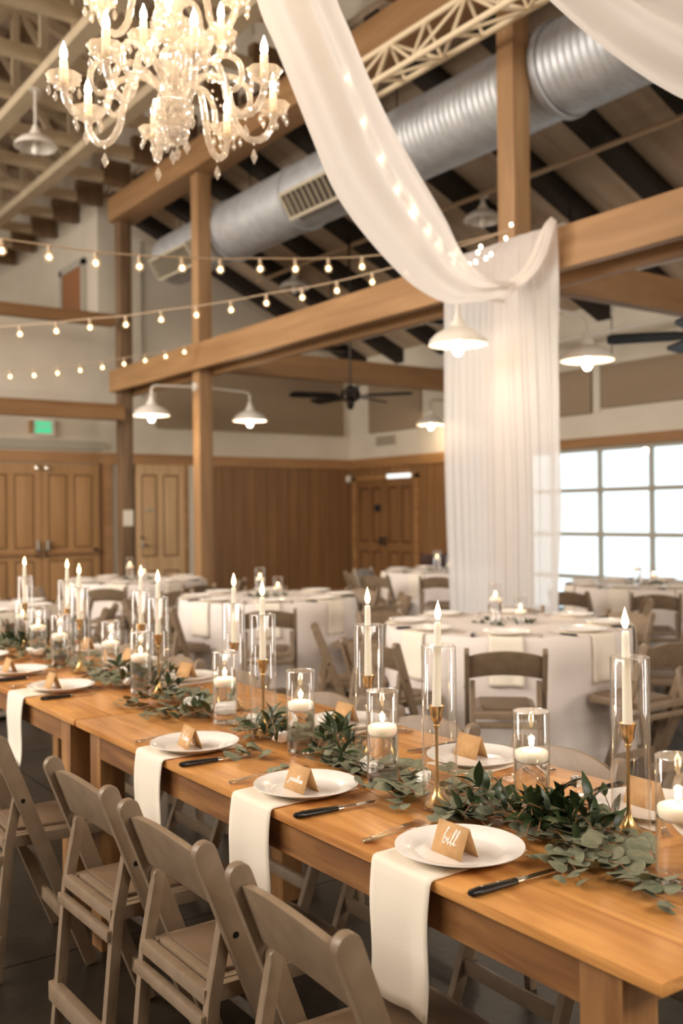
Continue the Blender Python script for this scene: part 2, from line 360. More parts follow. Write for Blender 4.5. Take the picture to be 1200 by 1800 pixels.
# trims
tr = lambda n, *b, m='trimwood', **k: structure(n, MB().box(*b), M[m], **k)
tr('trim_1', -6.7, XR, YB - .05, YB, 2.32, 2.49)
tr('trim_2', XR - .05, XR, 10.80, YB - .05, 2.32, 2.49)
tr('trim_3', XR - .05, XR, 5.5, 10.80, 2.38, 2.51)
tr('trim_4', -6.7, 5.95, YB - .07, YB, 2.53, 2.66, m='greypaint')
tr('trim_5', 5.95, 6.09, YB - .06, YB, 0, 2.32)
tr('trim_6', 7.40, 7.58, YB - .05, YB, 0, 2.32, m='plaster')
tr('trim_7', 7.33, 7.40, YB - .06, YB, 0, 2.34)
tr('door_gap_dark', 6.38, 6.47, YB - .02, YB, 0, 2.32, m='black')  # black strip painted in for the darkness of the gap beside the door
tr('trim_9', 5.88, 5.95, YB - .03, YB, 0, 2.32, m='door_dark')
tr('trim_10', XR - .03, XR, 8.99, 9.11, 2.85, 3.5, m='plaster')
tr('baseboard_back', 7.6, XR, YB - .06, YB - .02, 0, .14)
tr('baseboard_right', XR - .06, XR - .02, 10.8, 12.8, 0, .14)
# wainscot boards
x = 7.6
while x < 10.68:
    MB().box(x + .004, x + .216, YB - .022, YB - .001, 0, 2.33).build('board', M['board'], wall_back); x += .22
y = 10.84
while y < YB - .05:
    if y + .2 < 12.86 or y > 14.62: MB().box(XR - .022, XR - .001, y + .004, y + .196, 0, 2.33).build('board', M['board'], wall_right)
    elif y < 14.62: MB().box(XR - .022, XR - .001, y + .004, y + .196, 2.16, 2.33).build('board', M['board'], wall_right)
    y += .2
# acoustic panels
for k, (a, b, z0, z1) in enumerate(((6.85, 10.55, 2.92, 3.95), (6.85, 7.9, 2.92, 3.95))[:1]):
    o = MB().box(a, b, YB - .05, YB - .002, z0, z1).build('acoustic_panel', M['fabricpanel'], bevel=.008); tag(o, 'wide taupe acoustic panel on the back wall above the boards', 'panel')
for (a, b, z0, z1, l) in ((12.76, 14.2, 2.93, 3.86, 'taupe acoustic panel above the dark double doors'), (9.14, 11.8, 2.84, 3.47, 'taupe acoustic panel just right of the curtain'), (6.2, 8.96, 2.89, 3.47, 'taupe acoustic panel above the right side of the garage door')):
    o = MB().box(XR - .05, XR - .002, a, b, z0, z1).build('acoustic_panel', M['fabricpanel'], bevel=.008); tag(o, l, 'panel', 'taupe acoustic wall panels')

# ------------------------------------------------------------------ doors
def leaf(parent, w_, h, m, cols, rows, T):
    """panelled leaf in local x 0..w, y 0..0.05 (front at y=0)"""
    MB().box(0, w_, .018, .05, 0, h, T).build('door_leaf', M['groove_shade'] if m is not M['door_dark'] else M['dkwood'], parent)  # leaf coloured darker so the grooves around the panels look shaded
    fr = MB(); st = .10
    xs_ = [0, st]; cw = (w_ - st * (cols + 1)) / cols
    for c in range(cols + 1):
        fr.box(c * (cw + st), c * (cw + st) + st, 0, .012, 0, h, T)
    for (z0, z1) in rows:
        fr.box(0, w_, -.001, .0115, z0, z1, T)
    fr.build('door_frame', m, parent)
    zs = [r for r in rows]
    for c in range(cols):
        for k in range(len(zs) - 1):
            xa = st + c * (cw + st); za = zs[k][1]; zb = zs[k + 1][0]
            MB().box(xa + .025, xa + cw - .025, .006, .018, za + .025, zb - .025, T).build('door_panel', m, parent, bevel=.004)
rows = [(0, .2), (.84, 1.02), (2.14, 2.3)]
def door_struct(n, T, ww, m, cols, hw):
    d = bpy.data.objects.new(n, None); COL.objects.link(d); d['kind'] = 'structure'
    return d
d1 = door_struct('door_1', None, 0, 0, 0, 0)
for xa in (4.06, 4.97): leaf(d1, .9, 2.3, M['door'], 2, rows, Matrix.Translation((xa, YB - .055, 0)))
hw = MB()
for xa in (4.06, 4.97): hw.box(xa + .05, xa + .85, YB - .11, YB - .08, .93, .97)
hw.build('panic_bar', M['trimwood'], d1)
for xa in (4.89, 5.04):
    MB().tube([(xa, YB - .09, 1.0), (xa, YB - .09, 1.14)], .03, 10).build('door_handle', M['steel'], d1)
    MB().box(xa - .03, xa + .03, YB - .1, YB - .06, .9, 1.0).build('lock_case', M['blackmetal'], d1)
    MB().lathe([(.0, 0), (.04, .01), (.045, .04), (.03, .07), (0, .08)], 12, (xa, YB - .09, 2.2)).build('top_latch', M['steel'], d1)
MB().lathe([(.0, 0), (.035, .01), (.035, .05), (0, .06)], 12, (5.79, YB - .1, .96)).build('door_knob', M['bronze'], d1)
d2 = door_struct('door_2', None, 0, 0, 0, 0)
leaf(d2, .85, 2.32, M['door_light'], 2, [(0, .18), (.62, .84), (2.16, 2.32)], Matrix.Translation((6.48, YB - .05, 0)))
MB().lathe([(0, 0), (.03, .005), (.035, .03), (0, .05)], 14, (6.56, YB - .07, 1.14)).build('deadbolt', M['steel'], d2)
MB().tube([(6.56, YB - .05, 1.05), (6.56, YB - .11, 1.05)], .03, 12).tube([(6.56, YB - .11, 1.05), (6.67, YB - .11, 1.03)], .012, 8).build('door_handle', M['steel'], d2)
MB().box(6.62, 6.8, YB - .062, YB - .05, 1.58, 1.61).build('name_plate', M['greypaint'], d2)
d3 = door_struct('door_3', None, 0, 0, 0, 0)
T3 = Matrix.Translation((XR - .05, 14.58, 0)) @ Matrix.Rotation(-PI / 2, 4, 'Z')
leaf(d3, .82, 2.1, M['door_dark'], 2, [(0, .2), (.84, 1.0), (1.96, 2.1)], T3)
leaf(d3, .82, 2.1, M['door_dark'], 2, [(0, .2), (.84, 1.0), (1.96, 2.1)], Matrix.Translation((XR - .05, 13.75, 0)) @ Matrix.Rotation(-PI / 2, 4, 'Z'))
MB().box(XR - .07, XR, 12.84, 12.92, 0, 2.17).box(XR - .07, XR, 14.59, 14.67, 0, 2.17).box(XR - .07, XR, 12.84, 14.67, 2.1, 2.18).build('door_casing', M['trimwood'], d3)
for yy in (13.70, 13.82): MB().tube([(XR - .1, yy, .95), (XR - .1, yy, 1.1)], .02, 8).build('door_handle', M['bronze'], d3)
MB().box(XR - .065, XR - .05, 13.86, 14.03, 1.54, 1.66).build('door_sign', M['black'], d3)
o = MB().box(XR - .1, XR - .05, 13.0, 13.62, 2.11, 2.18).build('strip_light', M['whitelit']); tag(o, 'small lit white strip light over the dark double doors', 'lamp')
d4 = door_struct('door_4', None, 0, 0, 0, 0)
MB().box(5.86, 5.9, 15.42, 16.3, 4.5, 5.53).build('door_leaf', M['loftdoor'], d4)
MB().box(5.84, 5.9, 15.30, 15.42, 4.5, 5.62).box(5.84, 5.9, 16.3, 16.42, 4.5, 5.62).box(5.84, 5.9, 15.3, 16.42, 5.53, 5.65).build('door_casing', M['greypaint'], d4)

# ------------------------------------------------------------------ garage door (window_1)
w1 = bpy.data.objects.new('window_1', None); COL.objects.link(w1); w1['kind'] = 'structure'
yc = [5.67 + .85 * i for i in range(7)]; zr = [0.0, .585, 1.18, 1.79, 2.35]
for y in yc: MB().box(XR + .02, XR + .08, y - .025, y + .025, 0, 2.38).build('mullion', M['greypaint'], w1)
for z in zr: MB().box(XR + .015, XR + .085, 5.65, 10.79, max(z - .03, .0), z + .03).build('section_rail', M['greypaint'], w1)
for i in range(6):
    for j in range(4): MB().box(XR + .045, XR + .052, yc[i] + .025, yc[i + 1] - .025, zr[j] + .03, zr[j + 1] - .03).build('pane', M['pane'], w1)
MB().box(XR - .03, XR + .02, 5.60, 5.67, 0, 2.4).box(XR - .03, XR + .02, 10.77, 10.83, 0, 2.4).build('track', M['greypaint'], w1)

# ------------------------------------------------------------------ wall and ceiling fittings
t = thing('exit_sign', 'small green lit exit sign over the double door', 'sign', (5.0, YB, 2.845))
MB().box(-.18, .18, -.06, 0, -.13, .13).build('housing', M['enamel'], t, bevel=.006)
MB().box(-.125, .125, -.064, -.0605, -.085, .085).build('face', M['exitgreen'], t)
def text(body, size, parent, name, m, loc, rot, ext=.001):
    c = bpy.data.curves.new(name, 'FONT'); c.body = body; c.size = size; c.align_x = 'CENTER'; c.align_y = 'CENTER'; c.extrude = ext
    o = bpy.data.objects.new(name + '_c', c); dg = None
    COL.objects.link(o); bpy.context.view_layer.update()
    me = bpy.data.meshes.new_from_object(o.evaluated_get(bpy.context.evaluated_depsgraph_get())); bpy.data.objects.remove(o)
    me.materials.clear(); me.materials.append(m); q = obj(name, me, parent, loc); q.rotation_euler = rot; return q
text('EXIT', .12, t, 'lettering', M['enamel'], (0, -.066, 0), (PI / 2, 0, 0))
MB().box(-.2, -.17, -.1, 0, -.1, .1).build('bracket', M['trimwood'], t)
o = MB().box(XB + .02, XB + .17, 13.885, 13.899, 1.35, 1.585).build('paper_notice', M['paper']); tag(o, 'white paper notice pinned to the dark loft corner post', 'notice')
t = thing('air_vent', 'small beige air vent on the right wall above the trim', 'vent', (XR, 13.75, 2.78))
MB().box(-.02, 0, -.28, .28, -.085, .085).build('vent_frame', M['greypaint'], t)
for k in range(6): MB().box(-.026, -.02, -.25, .25, -.07 + k * .026, -.058 + k * .026).build('slat', M['fabricpanel'], t)
o = MB().box(10.6, 10.69, YB - .09, YB - .03, 2.08, 2.2).build('wall_sensor', M['enamel'], bevel=.01); tag(o, 'small white sensor box in the corner of the board walls', 'sensor')
t = thing('conduit', 'thin vertical conduit running up the cream back wall', 'pipe', (6.6, YB - .03, 0)); MB().tube([(0, 0, 3.4), (0, 0, 5.9)], .018, 6).build('pipe', M['greypaint'], t)

# duct
DX, DZ, DR = 6.42, 5.22, .385
t = thing('spiral_duct', 'big galvanised spiral duct under the sloping roof', 'duct', (DX, 0, DZ))
prof = []; y = -5.5; k = 0
def ductseg(y0, y1, r, name, cap=False):
    m_ = MB(); y = y0; ringrows = []; step = .075
    while y < y1 - 1e-6:
        for (dy, dr) in ((0, 0), (.010, .0045), (.020, .0045), (.030, 0)):
            if y + dy < y1: ringrows.append((y + dy, r + dr))
        y += step
    ringrows.append((y1, r)); n = 40; vs = []
    for (yy, rr) in ringrows:
        for q in range(n): a = 2 * PI * q / n; vs.append((rr * math.cos(a), yy, rr * math.sin(a)))
    m = len(ringrows); fs = [(i * n + q, i * n + (q + 1) % n, (i + 1) * n + (q + 1) % n, (i + 1) * n + q) for i in range(m - 1) for q in range(n)]
    fs += [tuple(range(n)), tuple((m - 1) * n + q for q in range(n))]
    m_.add(vs, fs); return m_.build(name, M['duct'], t)
ductseg(-5.5, 5.72, DR, 'duct_section'); ductseg(5.78, 11.4, DR - .012, 'duct_section'); ductseg(11.46, 13.2, DR - .03, 'duct_section')
for yy, rr in ((5.75, DR + .01), (11.43, DR), (9.75, DR - .004)):
    vs = MB(); pr = [(rr, -.04), (rr + .014, -.03), (rr + .014, .03), (rr, .04)]
    vs.lathe_open(pr, 40, (0, 0, 0)); vs.v = [(a, c + yy, b) for (a, b, c) in vs.v]; vs.build('coupling_band', M['duct'], t)
def grille(y0, y1, sec):
    g = MB(); a = math.radians(212)
    # box mounted on the lower left side of the duct
    ax = Vector((math.cos(a), 0, math.sin(a))); tz = Vector((-math.sin(a), 0, math.cos(a)))
    T = Matrix(((ax.x, 0, tz.x, 0), (0, 1, 0, 0), (ax.z, 0, tz.z, 0), (0, 0, 0, 1)))
    fr = MB(); r0, r1, h = DR - .08, DR + .06, .16
    fr.box(r0, r1, y0, y1, -h, -h + .035, T).box(r0, r1, y0, y1, h - .035, h, T).box(r0, r1, y0, y0 + .03, -h + .035, h - .035, T).box(r0, r1, y1 - .03, y1, -h + .035, h - .035, T)
    q = fr.build('register_frame', M['grille'], t)
    MB().box(r0 + .02, r0 + .09, y0 + .03, y1 - .03, -h + .035, h - .035, T).build('register_back', M['black'], q)
    y = y0 + .08
    while y < y1 - .05:
        MB().box(r1 - .045, r1 - .006, y, y + .012, -h + .035, h - .035, T).build('register_blade', M['grille'], q); y += .105
grille(8.25, 9.6, 0); grille(11.95, 13.1, 0)
for yy in (2.0, 5.0, 8.0, 11.0, 13.0):
    MB().tube([(0, yy, DR), (0, yy, roofz(DX) - DZ + .2)], .008, 6).build('hanger_rod', M['blackmetal'], t)

# pipes
o = MB().tube([(8.05, -5.5, 5.19), (8.05, 13.6, 5.19)], .03, 8).build('conduit_pipe', M['pipe']); tag(o, 'long thin painted pipe slung under the aisle rafters', 'pipe')
t = thing('overhead_track', 'pale steel overhead door tracks hung below the aisle roof', 'track', (8.4, 0, 4.0))
for dx in (0, .16, .34): MB().bar((dx, 2.0, dx * .25), (dx, 12.6, dx * .25), .05, .045).build('rail', M['enamel'], t)
for yy in (5.4, 7.6, 9.9, 12.3):
    MB().box(-.05, .4, yy - .06, yy + .06, -.04, .12).build('clamp', M['blackmetal'], t)
    MB().tube([(.17, yy, .1), (.17, yy, 1.1)], .012, 6).build('hanger_rod', M['blackmetal'], t)
MB().tube([(.1, 9.4, -.02), (.08, 9.35, -.16), (.16, 9.3, -.24), (.22, 9.4, -.16), (.14, 9.5, -.06)], .025, 8).build('hanging_strap', M['black'], t)
t = thing('sprinkler_pipe', 'thin pale pipe along the top of the right wall', 'pipe', (XR - .25, 0, 3.86)); MB().tube([(0, 5.5, 0), (0, 14.6, 0)], .022, 8).build('pipe', M['enamel'], t)
for yy in (7.5, 8.6, 9.6): MB().tube([(0, yy, -.3), (0, yy, .2)], .008, 6).build('rod', M['blackmetal'], t)

# lattice stage truss
t = thing('lattice_girder', 'cream triangular lattice girder slung beside the upper beam', 'girder', (0, 0, 0))
A, B, C_ = (5.46, 5.64), (5.30, 5.27), (5.64, 5.36)
for (x, z) in (A, B, C_): MB().tube([(x, 2.4, z), (x, 7.75, z)], .027, 10).build('chord', M['trussmetal'], t)
y = 2.4; k = 0
while y < 7.6:
    for (p, q) in ((A, B), (A, C_), (B, C_)):
        MB().tube([(p[0], y, p[1]), (q[0], y, q[1])], .015, 6).build('web_rod', M['trussmetal'], t)
        a_, b_ = (p, q) if k % 2 else (q, p)
        MB().tube([(a_[0], y, a_[1]), (b_[0], min(y + .5, 7.75), b_[1])], .015, 6).build('web_brace', M['trussmetal'], t)
    y += .5; k += 1

# ------------------------------------------------------------------ barn lamps
def shade_parts(t, lit=True, z=0.0, R=.225):
    prof = [(.035, .17), (.05, .165), (.06, .13), (.10, .115), (.17, .075), (.215, .03), (R, .0), (R + .004, .002), (.218, .036), (.172, .084), (.102, .124), (.064, .14), (.055, .175), (.035, .18)]
    MB().lathe(prof + [prof[0]], 36, (0, 0, z)).build('lamp_shade', M['enamel'], t)
    MB().lathe([(0, .24), (.03, .235), (.036, .18), (.04, .165), (0, .16)], 16, (0, 0, z)).build('socket_cap', M['enamel'], t)
    MB().lathe([(0, -.085), (.022, -.08), (.04, -.055), (.045, -.03), (.038, .0), (.02, .05), (.018, .11), (0, .115)], 16, (0, 0, z)).build('bulb', M['barnbulb'] if lit else M['enamel'], t)
def barn_arm(label, loc, sgn, arm=.62, pw=14):
    t = thing('barn_lamp', label, 'lamp', loc, 0, 'white gooseneck barn lamps on the posts')
    shade_parts(t)
    a = sgn * -arm
    MB().tube([(0, 0, .23), (0, 0, .33), (-sgn * .02, 0, .365), (-sgn * .06, 0, .38), (a, 0, .40)], .014, 10).build('gooseneck_arm', M['enamel'], t)
    MB().tube([(a, 0, .40), (a + sgn * .03, 0, .40)], .055, 16).build('wall_flange', M['enamel'], t)
    point('lamp_light', (0, 0, -.14), pw, (1, .80, .56), .05, t); return t
barn_arm('white barn lamp on the left of the board-wall post', (5.25, 11.48, 2.74), -1, .62)
barn_arm('white barn lamp on the right of the board-wall post', (6.66, 11.48, 2.74), 1, .60)
barn_arm('white barn lamp hanging in front of the curtain', (5.15, 5.70, 2.77), -1, .62, 6.5)
barn_arm('white barn lamp just right of the curtain', (6.62, 5.70, 2.77), 1, .56, 9)
t = thing('barn_lamp', 'grey-blue wall barn lamp left of the curtain on the right wall', 'lamp', (10.3, 12.06, 2.90))
shade_parts(t); MB().tube([(0, 0, .23), (0, 0, .36), (.05, 0, .40), (.42, 0, .42)], .014, 10).build('gooseneck_arm', M['greypaint'], t); point('lamp_light', (0, 0, -.08), 18, (1, .80, .56), .05, t)
def pendant(label, loc, stem, lit=False):
    t = thing('pendant_lamp', label, 'lamp', loc, 0, 'unlit white pendant lamps'); shade_parts(t, lit)
    MB().tube([(0, 0, .23), (0, 0, stem)], .014, 8).build('stem', M['enamel'], t)
    MB().lathe([(0, 0), (.07, .0), (.06, .04), (0, .05)], 16, (0, 0, stem - .02)).build('canopy', M['enamel'], t)
pendant('unlit white pendant lamp hanging left of the chandelier', (3.58, 10.75, 5.52), .64)
pendant('unlit white pendant under the rafters left of the big post', (8.2, 8.62, 4.94), .30)
pendant('unlit white pendant under the rafters above the string lights', (8.2, 12.75, 4.94), .30)

# ------------------------------------------------------------------ ceiling fans
def fan(label, loc, rz):
    t = thing('ceiling_fan', label, 'fan', loc, rz, 'dark bronze ceiling fans')
    MB().tube([(0, 0, .12), (0, 0, roofz(loc[0]) - loc[2] + .02)], .016, 8).build('down_rod', M['bronze'], t)
    MB().lathe([(0, .16), (.05, .15), (.07, .10), (.13, .08), (.14, .0), (.12, -.05), (.06, -.07), (.055, -.13), (.03, -.17), (0, -.18)], 24).build('motor', M['bronze'], t)
    for k in range(5):
        T = Matrix.Rotation(2 * PI * k / 5, 4, 'Z')
        MB().box(.10, .24, -.02, .02, .0, .015, T).build('blade_arm', M['bronze'], t)
        TT = T @ Matrix.Translation((.2, 0, .01)) @ Matrix.Rotation(math.radians(14), 4, 'X')
        MB().prism([(0, -.05), (.1, -.08), (.60, -.09), (.66, -.06), (.66, .06), (.60, .09), (.1, .08), (0, .05)], -.011, .011, 'z', TT).build('blade', M['black'], t)
fan('dark ceiling fan below the cross beam near the back corner', (8.0, 11.05, 3.10), .35)
fan('dark ceiling fan at the right edge of the picture', (7.5, 5.1, 2.98), 2.25)

# ================================================================== FOLDING CHAIR (faces +x, origin under the top of the back)
def make_chair():
    t = thing('folding_chair', 'tan resin folding chair', 'chair')
    m = M['resin']
    top = Vector((.005, 0, .76)); foot = Vector((.295, 0, .0)); d = (foot - top); L = d.length; dn = d.normalized(); pn = Vector((dn.z, 0, -dn.x)) * -1
    hw_ = .026
    poly = []
    for k in range(9):
        a = PI - PI * k / 8   # rounded top
        p = top + pn * (hw_ * math.cos(a)) - dn * (hw_ * math.sin(a)); poly.append((p.x, p.z))
    for s_ in (1, -1):
        p = foot + pn * (hw_ * .8 * s_); poly.append((p.x + (0 if 1 else 0), max(0, p.z)))
    def stile_x(z): return .005 + (.76 - z) * .29 / .76
    for s_ in (-1, 1):
        yc_ = s_ * .198
        o = MB().prism(poly, yc_ - .013, yc_ + .013, 'y').build('front_leg', m, t, bevel=.004)
        MB().lathe([(0, 0), (.007, 0), (.007, .003), (0, .003)], 10, (0, 0, 0), Matrix.Translation((.073, yc_ + s_ * .0125, .575)) @ Matrix.Rotation(-s_ * PI / 2, 4, 'X')).build('bolt', M['blackmetal'], t)
        # rear leg, narrower, inside the stile
        y2 = s_ * .169; rp = []
        for k in range(7):
            a = PI * k / 6; rp.append((.068 + .015 * math.cos(a), .598 + .015 * math.sin(a)))
        rp += [(.053, .585), (.022, .43), (-.018, 0.0), (.012, 0.0), (.052, .43), (.083, .585)]
        MB().prism(rp, y2 - .013, y2 + .013, 'y').build('rear_leg', m, t, bevel=.004)
        MB().lathe([(0, 0), (.006, 0), (.006, .003), (0, .003)], 10, (0, 0, 0), Matrix.Translation((.06, y2, .56)) @ Matrix.Rotation(-PI / 2, 4, 'Y')).build('bolt', M['blackmetal'], t)
        # seat side rail
        MB().box(.05, .42, s_ * .150 - .012, s_ * .150 + .012, .415, .452).build('side_rail', m, t, bevel=.004)
    # back rest: arched top, hollow bottom, bowed in plan
    rows = []
    for i in range(13):
        u = -1 + 2 * i / 12; y = u * .187
        zt = .742 + .030 * (1 - u * u); zb = .622 + .022 * (1 - u * u) 
        bow = -.014 * (1 - u * u)
        xt = stile_x(zt) + bow; xb = stile_x(zb) + bow
        rows.append([(xt - .008, y, zt), (xt + .010, y, zt + .002), (xb + .010, y, zb), (xb - .008, y, zb), (xt - .008, y, zt)])
    mb = MB().grid(rows); mb.f += [(0, 1, 2, 3), tuple(len(mb.v) - 5 + q for q in (3, 2, 1, 0))]
    mb.build('backrest', m, t, bevel=.003)
    # seat
    sp = [(.055, -.138), (.40, -.160), (.43, -.148), (.435, -.12), (.435, .12), (.43, .148), (.40, .160), (.055, .138)]
    seat = MB().prism(sp, .432, .455, 'z').build('seat', m, t, bevel=.005)
    MB().prism([(.075, -.118), (.40, -.135), (.41, -.12), (.41, .12), (.40, .135), (.075, .118)], .455, .466, 'z').build('seat_pad', M['pad'], seat, bevel=.005)
    MB().box(.020, .046, -.165, .165, .418, .452).build('rear_rail', m, t, bevel=.004)
    MB().box(.006, .026, -.176, .176, .372, .402).build('rear_slat', m, t, bevel=.005)
    MB().box(-.018, .012, -.190, .190, .095, .150).build('rear_stretcher', m, t, bevel=.005)
    MB().bar((stile_x(.13), -.195, .13), (stile_x(.13), .195, .13), .018, .045).build('front_stretcher', m, t, bevel=.004)
    MB().bar((stile_x(.36) , -.195, .36), (stile_x(.36), .195, .36), .014, .03).build('front_rail', m, t, bevel=.003)
    return t
CH = Proto(make_chair())
G1 = 'folding chairs on the near side of the farm tables'
for (x, y, rz, l) in ((.955, 1.537, -.05, 'tan folding chair nearest the camera, facing the closest plate'),
                      (.97, 2.09, 0, 'tan folding chair second from the camera on the near side'),
                      (.975, 2.63, 0.02, 'tan folding chair third from the camera, its full rear legs showing at lower left'),
                      (.935, 3.385, -.05, 'tan folding chair cut by the left frame edge, only its slanting leg and seat showing'),
                      (.96, 4.62, 0, 'tan folding chair farther up the near side, outside the left edge')):
    CH.put((x, y, 0), rz, l, G1)
G2 = 'folding chairs on the far side of the farm tables'
for (y, l) in ((1.42, 'folding chair on the far side behind the right tall candle glass'), (2.02, 'folding chair on the far side, arched back right of the tall middle candle glass'), (2.62, 'folding chair on the far side behind the middle pair of candle glasses'),
               (3.22, 'folding chair on the far side at the joint between the two farm tables'), (3.92, 'folding chair on the far side of the second farm table, nearest its near end'),
               (4.52, 'folding chair on the far side of the second farm table, in its middle'), (5.15, 'folding chair on the far side near the left end of the second farm table')):
    CH.put((2.235 + random.uniform(-.01, .02), y, 0), PI + random.uniform(-.03, .03), l, G2)

# ================================================================== FARM TABLES
def farm_table(y0, y1, label):
    t = thing('farm_table', label, 'table', (1.68, (y0 + y1) / 2, 0), 0, 'pine farm tables set end to end')
    h = (y1 - y0) / 2; X0, X1 = -.425, .425
    for k in range(3):
        a = X0 + k * .2833; MB().box(a + .0022, a + .2811, -h, h, .738, .76 - .001 * (k % 2)).build('plank', M['top_y'], t, bevel=.0018)
    for s_ in (-1, 1):
        MB().box(s_ * .392 - .011, s_ * .392 + .011, -h + .18, h - .18, .655, .738).build('side_apron', M['pine_x'], t)
        MB().box(-.30, .30, s_ * (h - .12) - .011, s_ * (h - .12) + .011, .655, .738).build('end_apron', M['pine_x'], t)
        for q in (-1, 1):
            xa = s_ * .36; ya = q * (h - .135)
            MB().box(xa - .045, xa + .045, ya - .045, ya + .045, 0, .738).build('leg', M['pine'], t, bevel=.004)
    return t
farm_table(.95, 3.405, 'long pine farm table in the foreground with its corner at lower right')
farm_table(3.42, 5.87, 'second pine farm table butted end to end, running off toward the left')

# ================================================================== PLACE SETTINGS
def make_plate():
    pr = [(0, .006), (.085, .006), (.092, .008), (.1, .013), (.128, .021), (.1345, .0225), (.135, .0205), (.128, .0175), (.1, .009), (.09, .003), (.085, 0), (.078, 0), (.076, .003), (0, .003)]
    o = MB().lathe(pr, 56).build('dinner_plate', M['china']); return tag(o, 'white dinner plate', 'plate')
PL = Proto(make_plate())
def make_napkin(on=.27, drop=.27, w_=.19, seed=0):
    rd = random.Random(seed); us = []
    n1 = 9; rows = []
    prof = [(on * (1 - k / n1), .0015) for k in range(n1)] + [(.004, .0015), (-.003, -.001), (-.006, -.008)] + [(-.006 - .004 * math.sin(k * .5), -.008 - (drop - .008) * k / 12) for k in range(1, 13)]
    ph = rd.uniform(0, 6)
    for (u, z) in prof:
        f = max(0, -z) / drop; r = []
        for j in range(13):
            v = -1 + j / 6
            fold = -.012 * f * abs(math.sin(v * 2.2 + ph)) - .004 * f
            r.append((u + fold if z < -.004 else u, v * (w_ / 2) * (1 + .03 * f) + (.018 * (u / on) if z > 0 else 0), z))
        rows.append(r)
    o = MB().grid(rows).build('napkin', M['linen'], smooth=2.0)
    md = o.modifiers.new('thick', 'SOLIDIFY'); md.thickness = .0025; md.offset = 1
    return tag(o, 'ivory cloth napkin', 'napkin')
NP = [Proto(make_napkin(seed=s_)) for s_ in (1, 2, 3)]
def make_knife():
    t = thing('steak_knife', 'black handled steak knife', 'knife')
    MB().tube([(-.115, 0, .008), (-.11, 0, .008), (-.09, 0, .0085), (-.04, 0, .008), (0, 0, .0075), (.004, 0, .007)], [.006, .010, .0115, .010, .009, .008], 10, sq=.7).build('handle', M['knifeblk'], t)
    MB().tube([(.002, 0, .0075), (.016, 0, .0075)], .0085, 10, sq=.7).build('bolster', M['steel'], t)
    MB().prism([(.014, -.008), (.10, -.0085), (.114, .004), (.10, .008), (.014, .008)], .0065, .0085, 'z').build('blade', M['steel'], t)
    for x in (-.085, -.045): MB().lathe([(0, 0), (.0025, 0), (.0025, .0006), (0, .0006)], 8, (x, 0, .0155)).build('rivet', M['steel'], t)
    return t
KN = Proto(make_knife())
def make_fork():
    t = thing('dinner_fork', 'ornate silver fork', 'fork')
    MB().tube([(-.10, 0, .004), (-.095, 0, .005), (-.085, 0, .006), (-.06, 0, .007), (-.02, 0, .009), (.02, 0, .008), (.035, 0, .006)], [.004, .009, .0085, .005, .003, .0028, .005], 10, sq=.35).build('handle', M['silver'], t)
    MB().prism([(.03, -.003), (.042, -.012), (.056, -.0125), (.056, .0125), (.042, .012), (.03, .003)], .0035, .0055, 'z').build('neck', M['silver'], t)
    tn = MB()
    for k in range(4):
        v = -.0108 + k * .0072; tn.bar((.054, v, .0045), (.085, v, .003), .0032, .002).bar((.085, v, .003), (.10, v * .95, .006), .0028, .0016)
    tn.build('tines', M['silver'], t)
    return t
FK = Proto(make_fork())
# hand lettering as ribbon strokes (unit height)
STROKES = {
 'b': (.42, [[(.02, .45), (.1, .75), (.2, .95), (.14, 1.0), (.07, .8), (.05, .3), (.09, .03), (.22, .0), (.32, .15), (.28, .36), (.16, .36), (.12, .26)], [(.3, .3), (.4, .3)]]),
 'i': (.26, [[(0, .2), (.07, .42), (.06, .1), (.12, .0), (.24, .18)], [(.1, .62), (.11, .66)]]),
 'l': (.28, [[(0, .12), (.14, .55), (.22, .9), (.17, 1.0), (.08, .8), (.05, .25), (.11, .0), (.26, .16)]]),
 'j': (.28, [[(.08, .42), (.08, -.3), (-.02, -.42), (-.08, -.3), (.1, .02), (.25, .15)], [(.1, .62), (.11, .66)]]),
 'o': (.38, [[(.2, .4), (.06, .36), (.02, .14), (.12, .0), (.26, .08), (.26, .32), (.18, .42), (.24, .34), (.36, .36)]]),
 'n': (.42, [[(.0, .3), (.05, .4), (.04, .0), (.1, .3), (.2, .42), (.26, .3), (.25, .05), (.31, .0), (.4, .15)]]),
 'a': (.42, [[(.26, .36), (.12, .42), (.02, .2), (.1, .0), (.22, .1), (.28, .4), (.26, .08), (.32, .0), (.42, .16)]]),
 't': (.3, [[(0, .15), (.12, .5), (.14, .8), (.1, .2), (.15, .0), (.28, .15)], [(.0, .56), (.26, .6)]]),
 'h': (.42, [[(0, .15), (.12, .6), (.16, .95), (.08, .9), (.05, .0), (.1, .3), (.2, .42), (.27, .3), (.26, .05), (.32, .0), (.42, .15)]]),
 'A': (.6, [[(.0, .0), (.1, .3), (.32, 1.0), (.36, .5), (.42, .02), (.5, .1)], [(.08, .36), (.5, .42)]]),
 'u': (.42, [[(.0, .25), (.06, .42), (.05, .1), (.13, .0), (.24, .12), (.27, .42), (.26, .08), (.32, .0), (.42, .15)]]),
 'd': (.42, [[(.24, .38), (.1, .42), (.02, .2), (.1, .0), (.22, .12), (.3, .95), (.27, .08), (.33, .0), (.42, .15)]]),
 'r': (.32, [[(0, .15), (.08, .46), (.14, .36), (.2, .4), (.18, .08), (.24, .0), (.32, .15)]]),
 'e': (.32, [[(0, .15), (.18, .28), (.16, .42), (.06, .38), (.03, .12), (.12, .0), (.3, .15)]]),
 'y': (.4, [[(0, .25), (.06, .42), (.06, .16), (.14, .08), (.24, .2), (.28, .42), (.22, -.3), (.12, -.42), (.08, -.25), (.36, .15)]]),
}
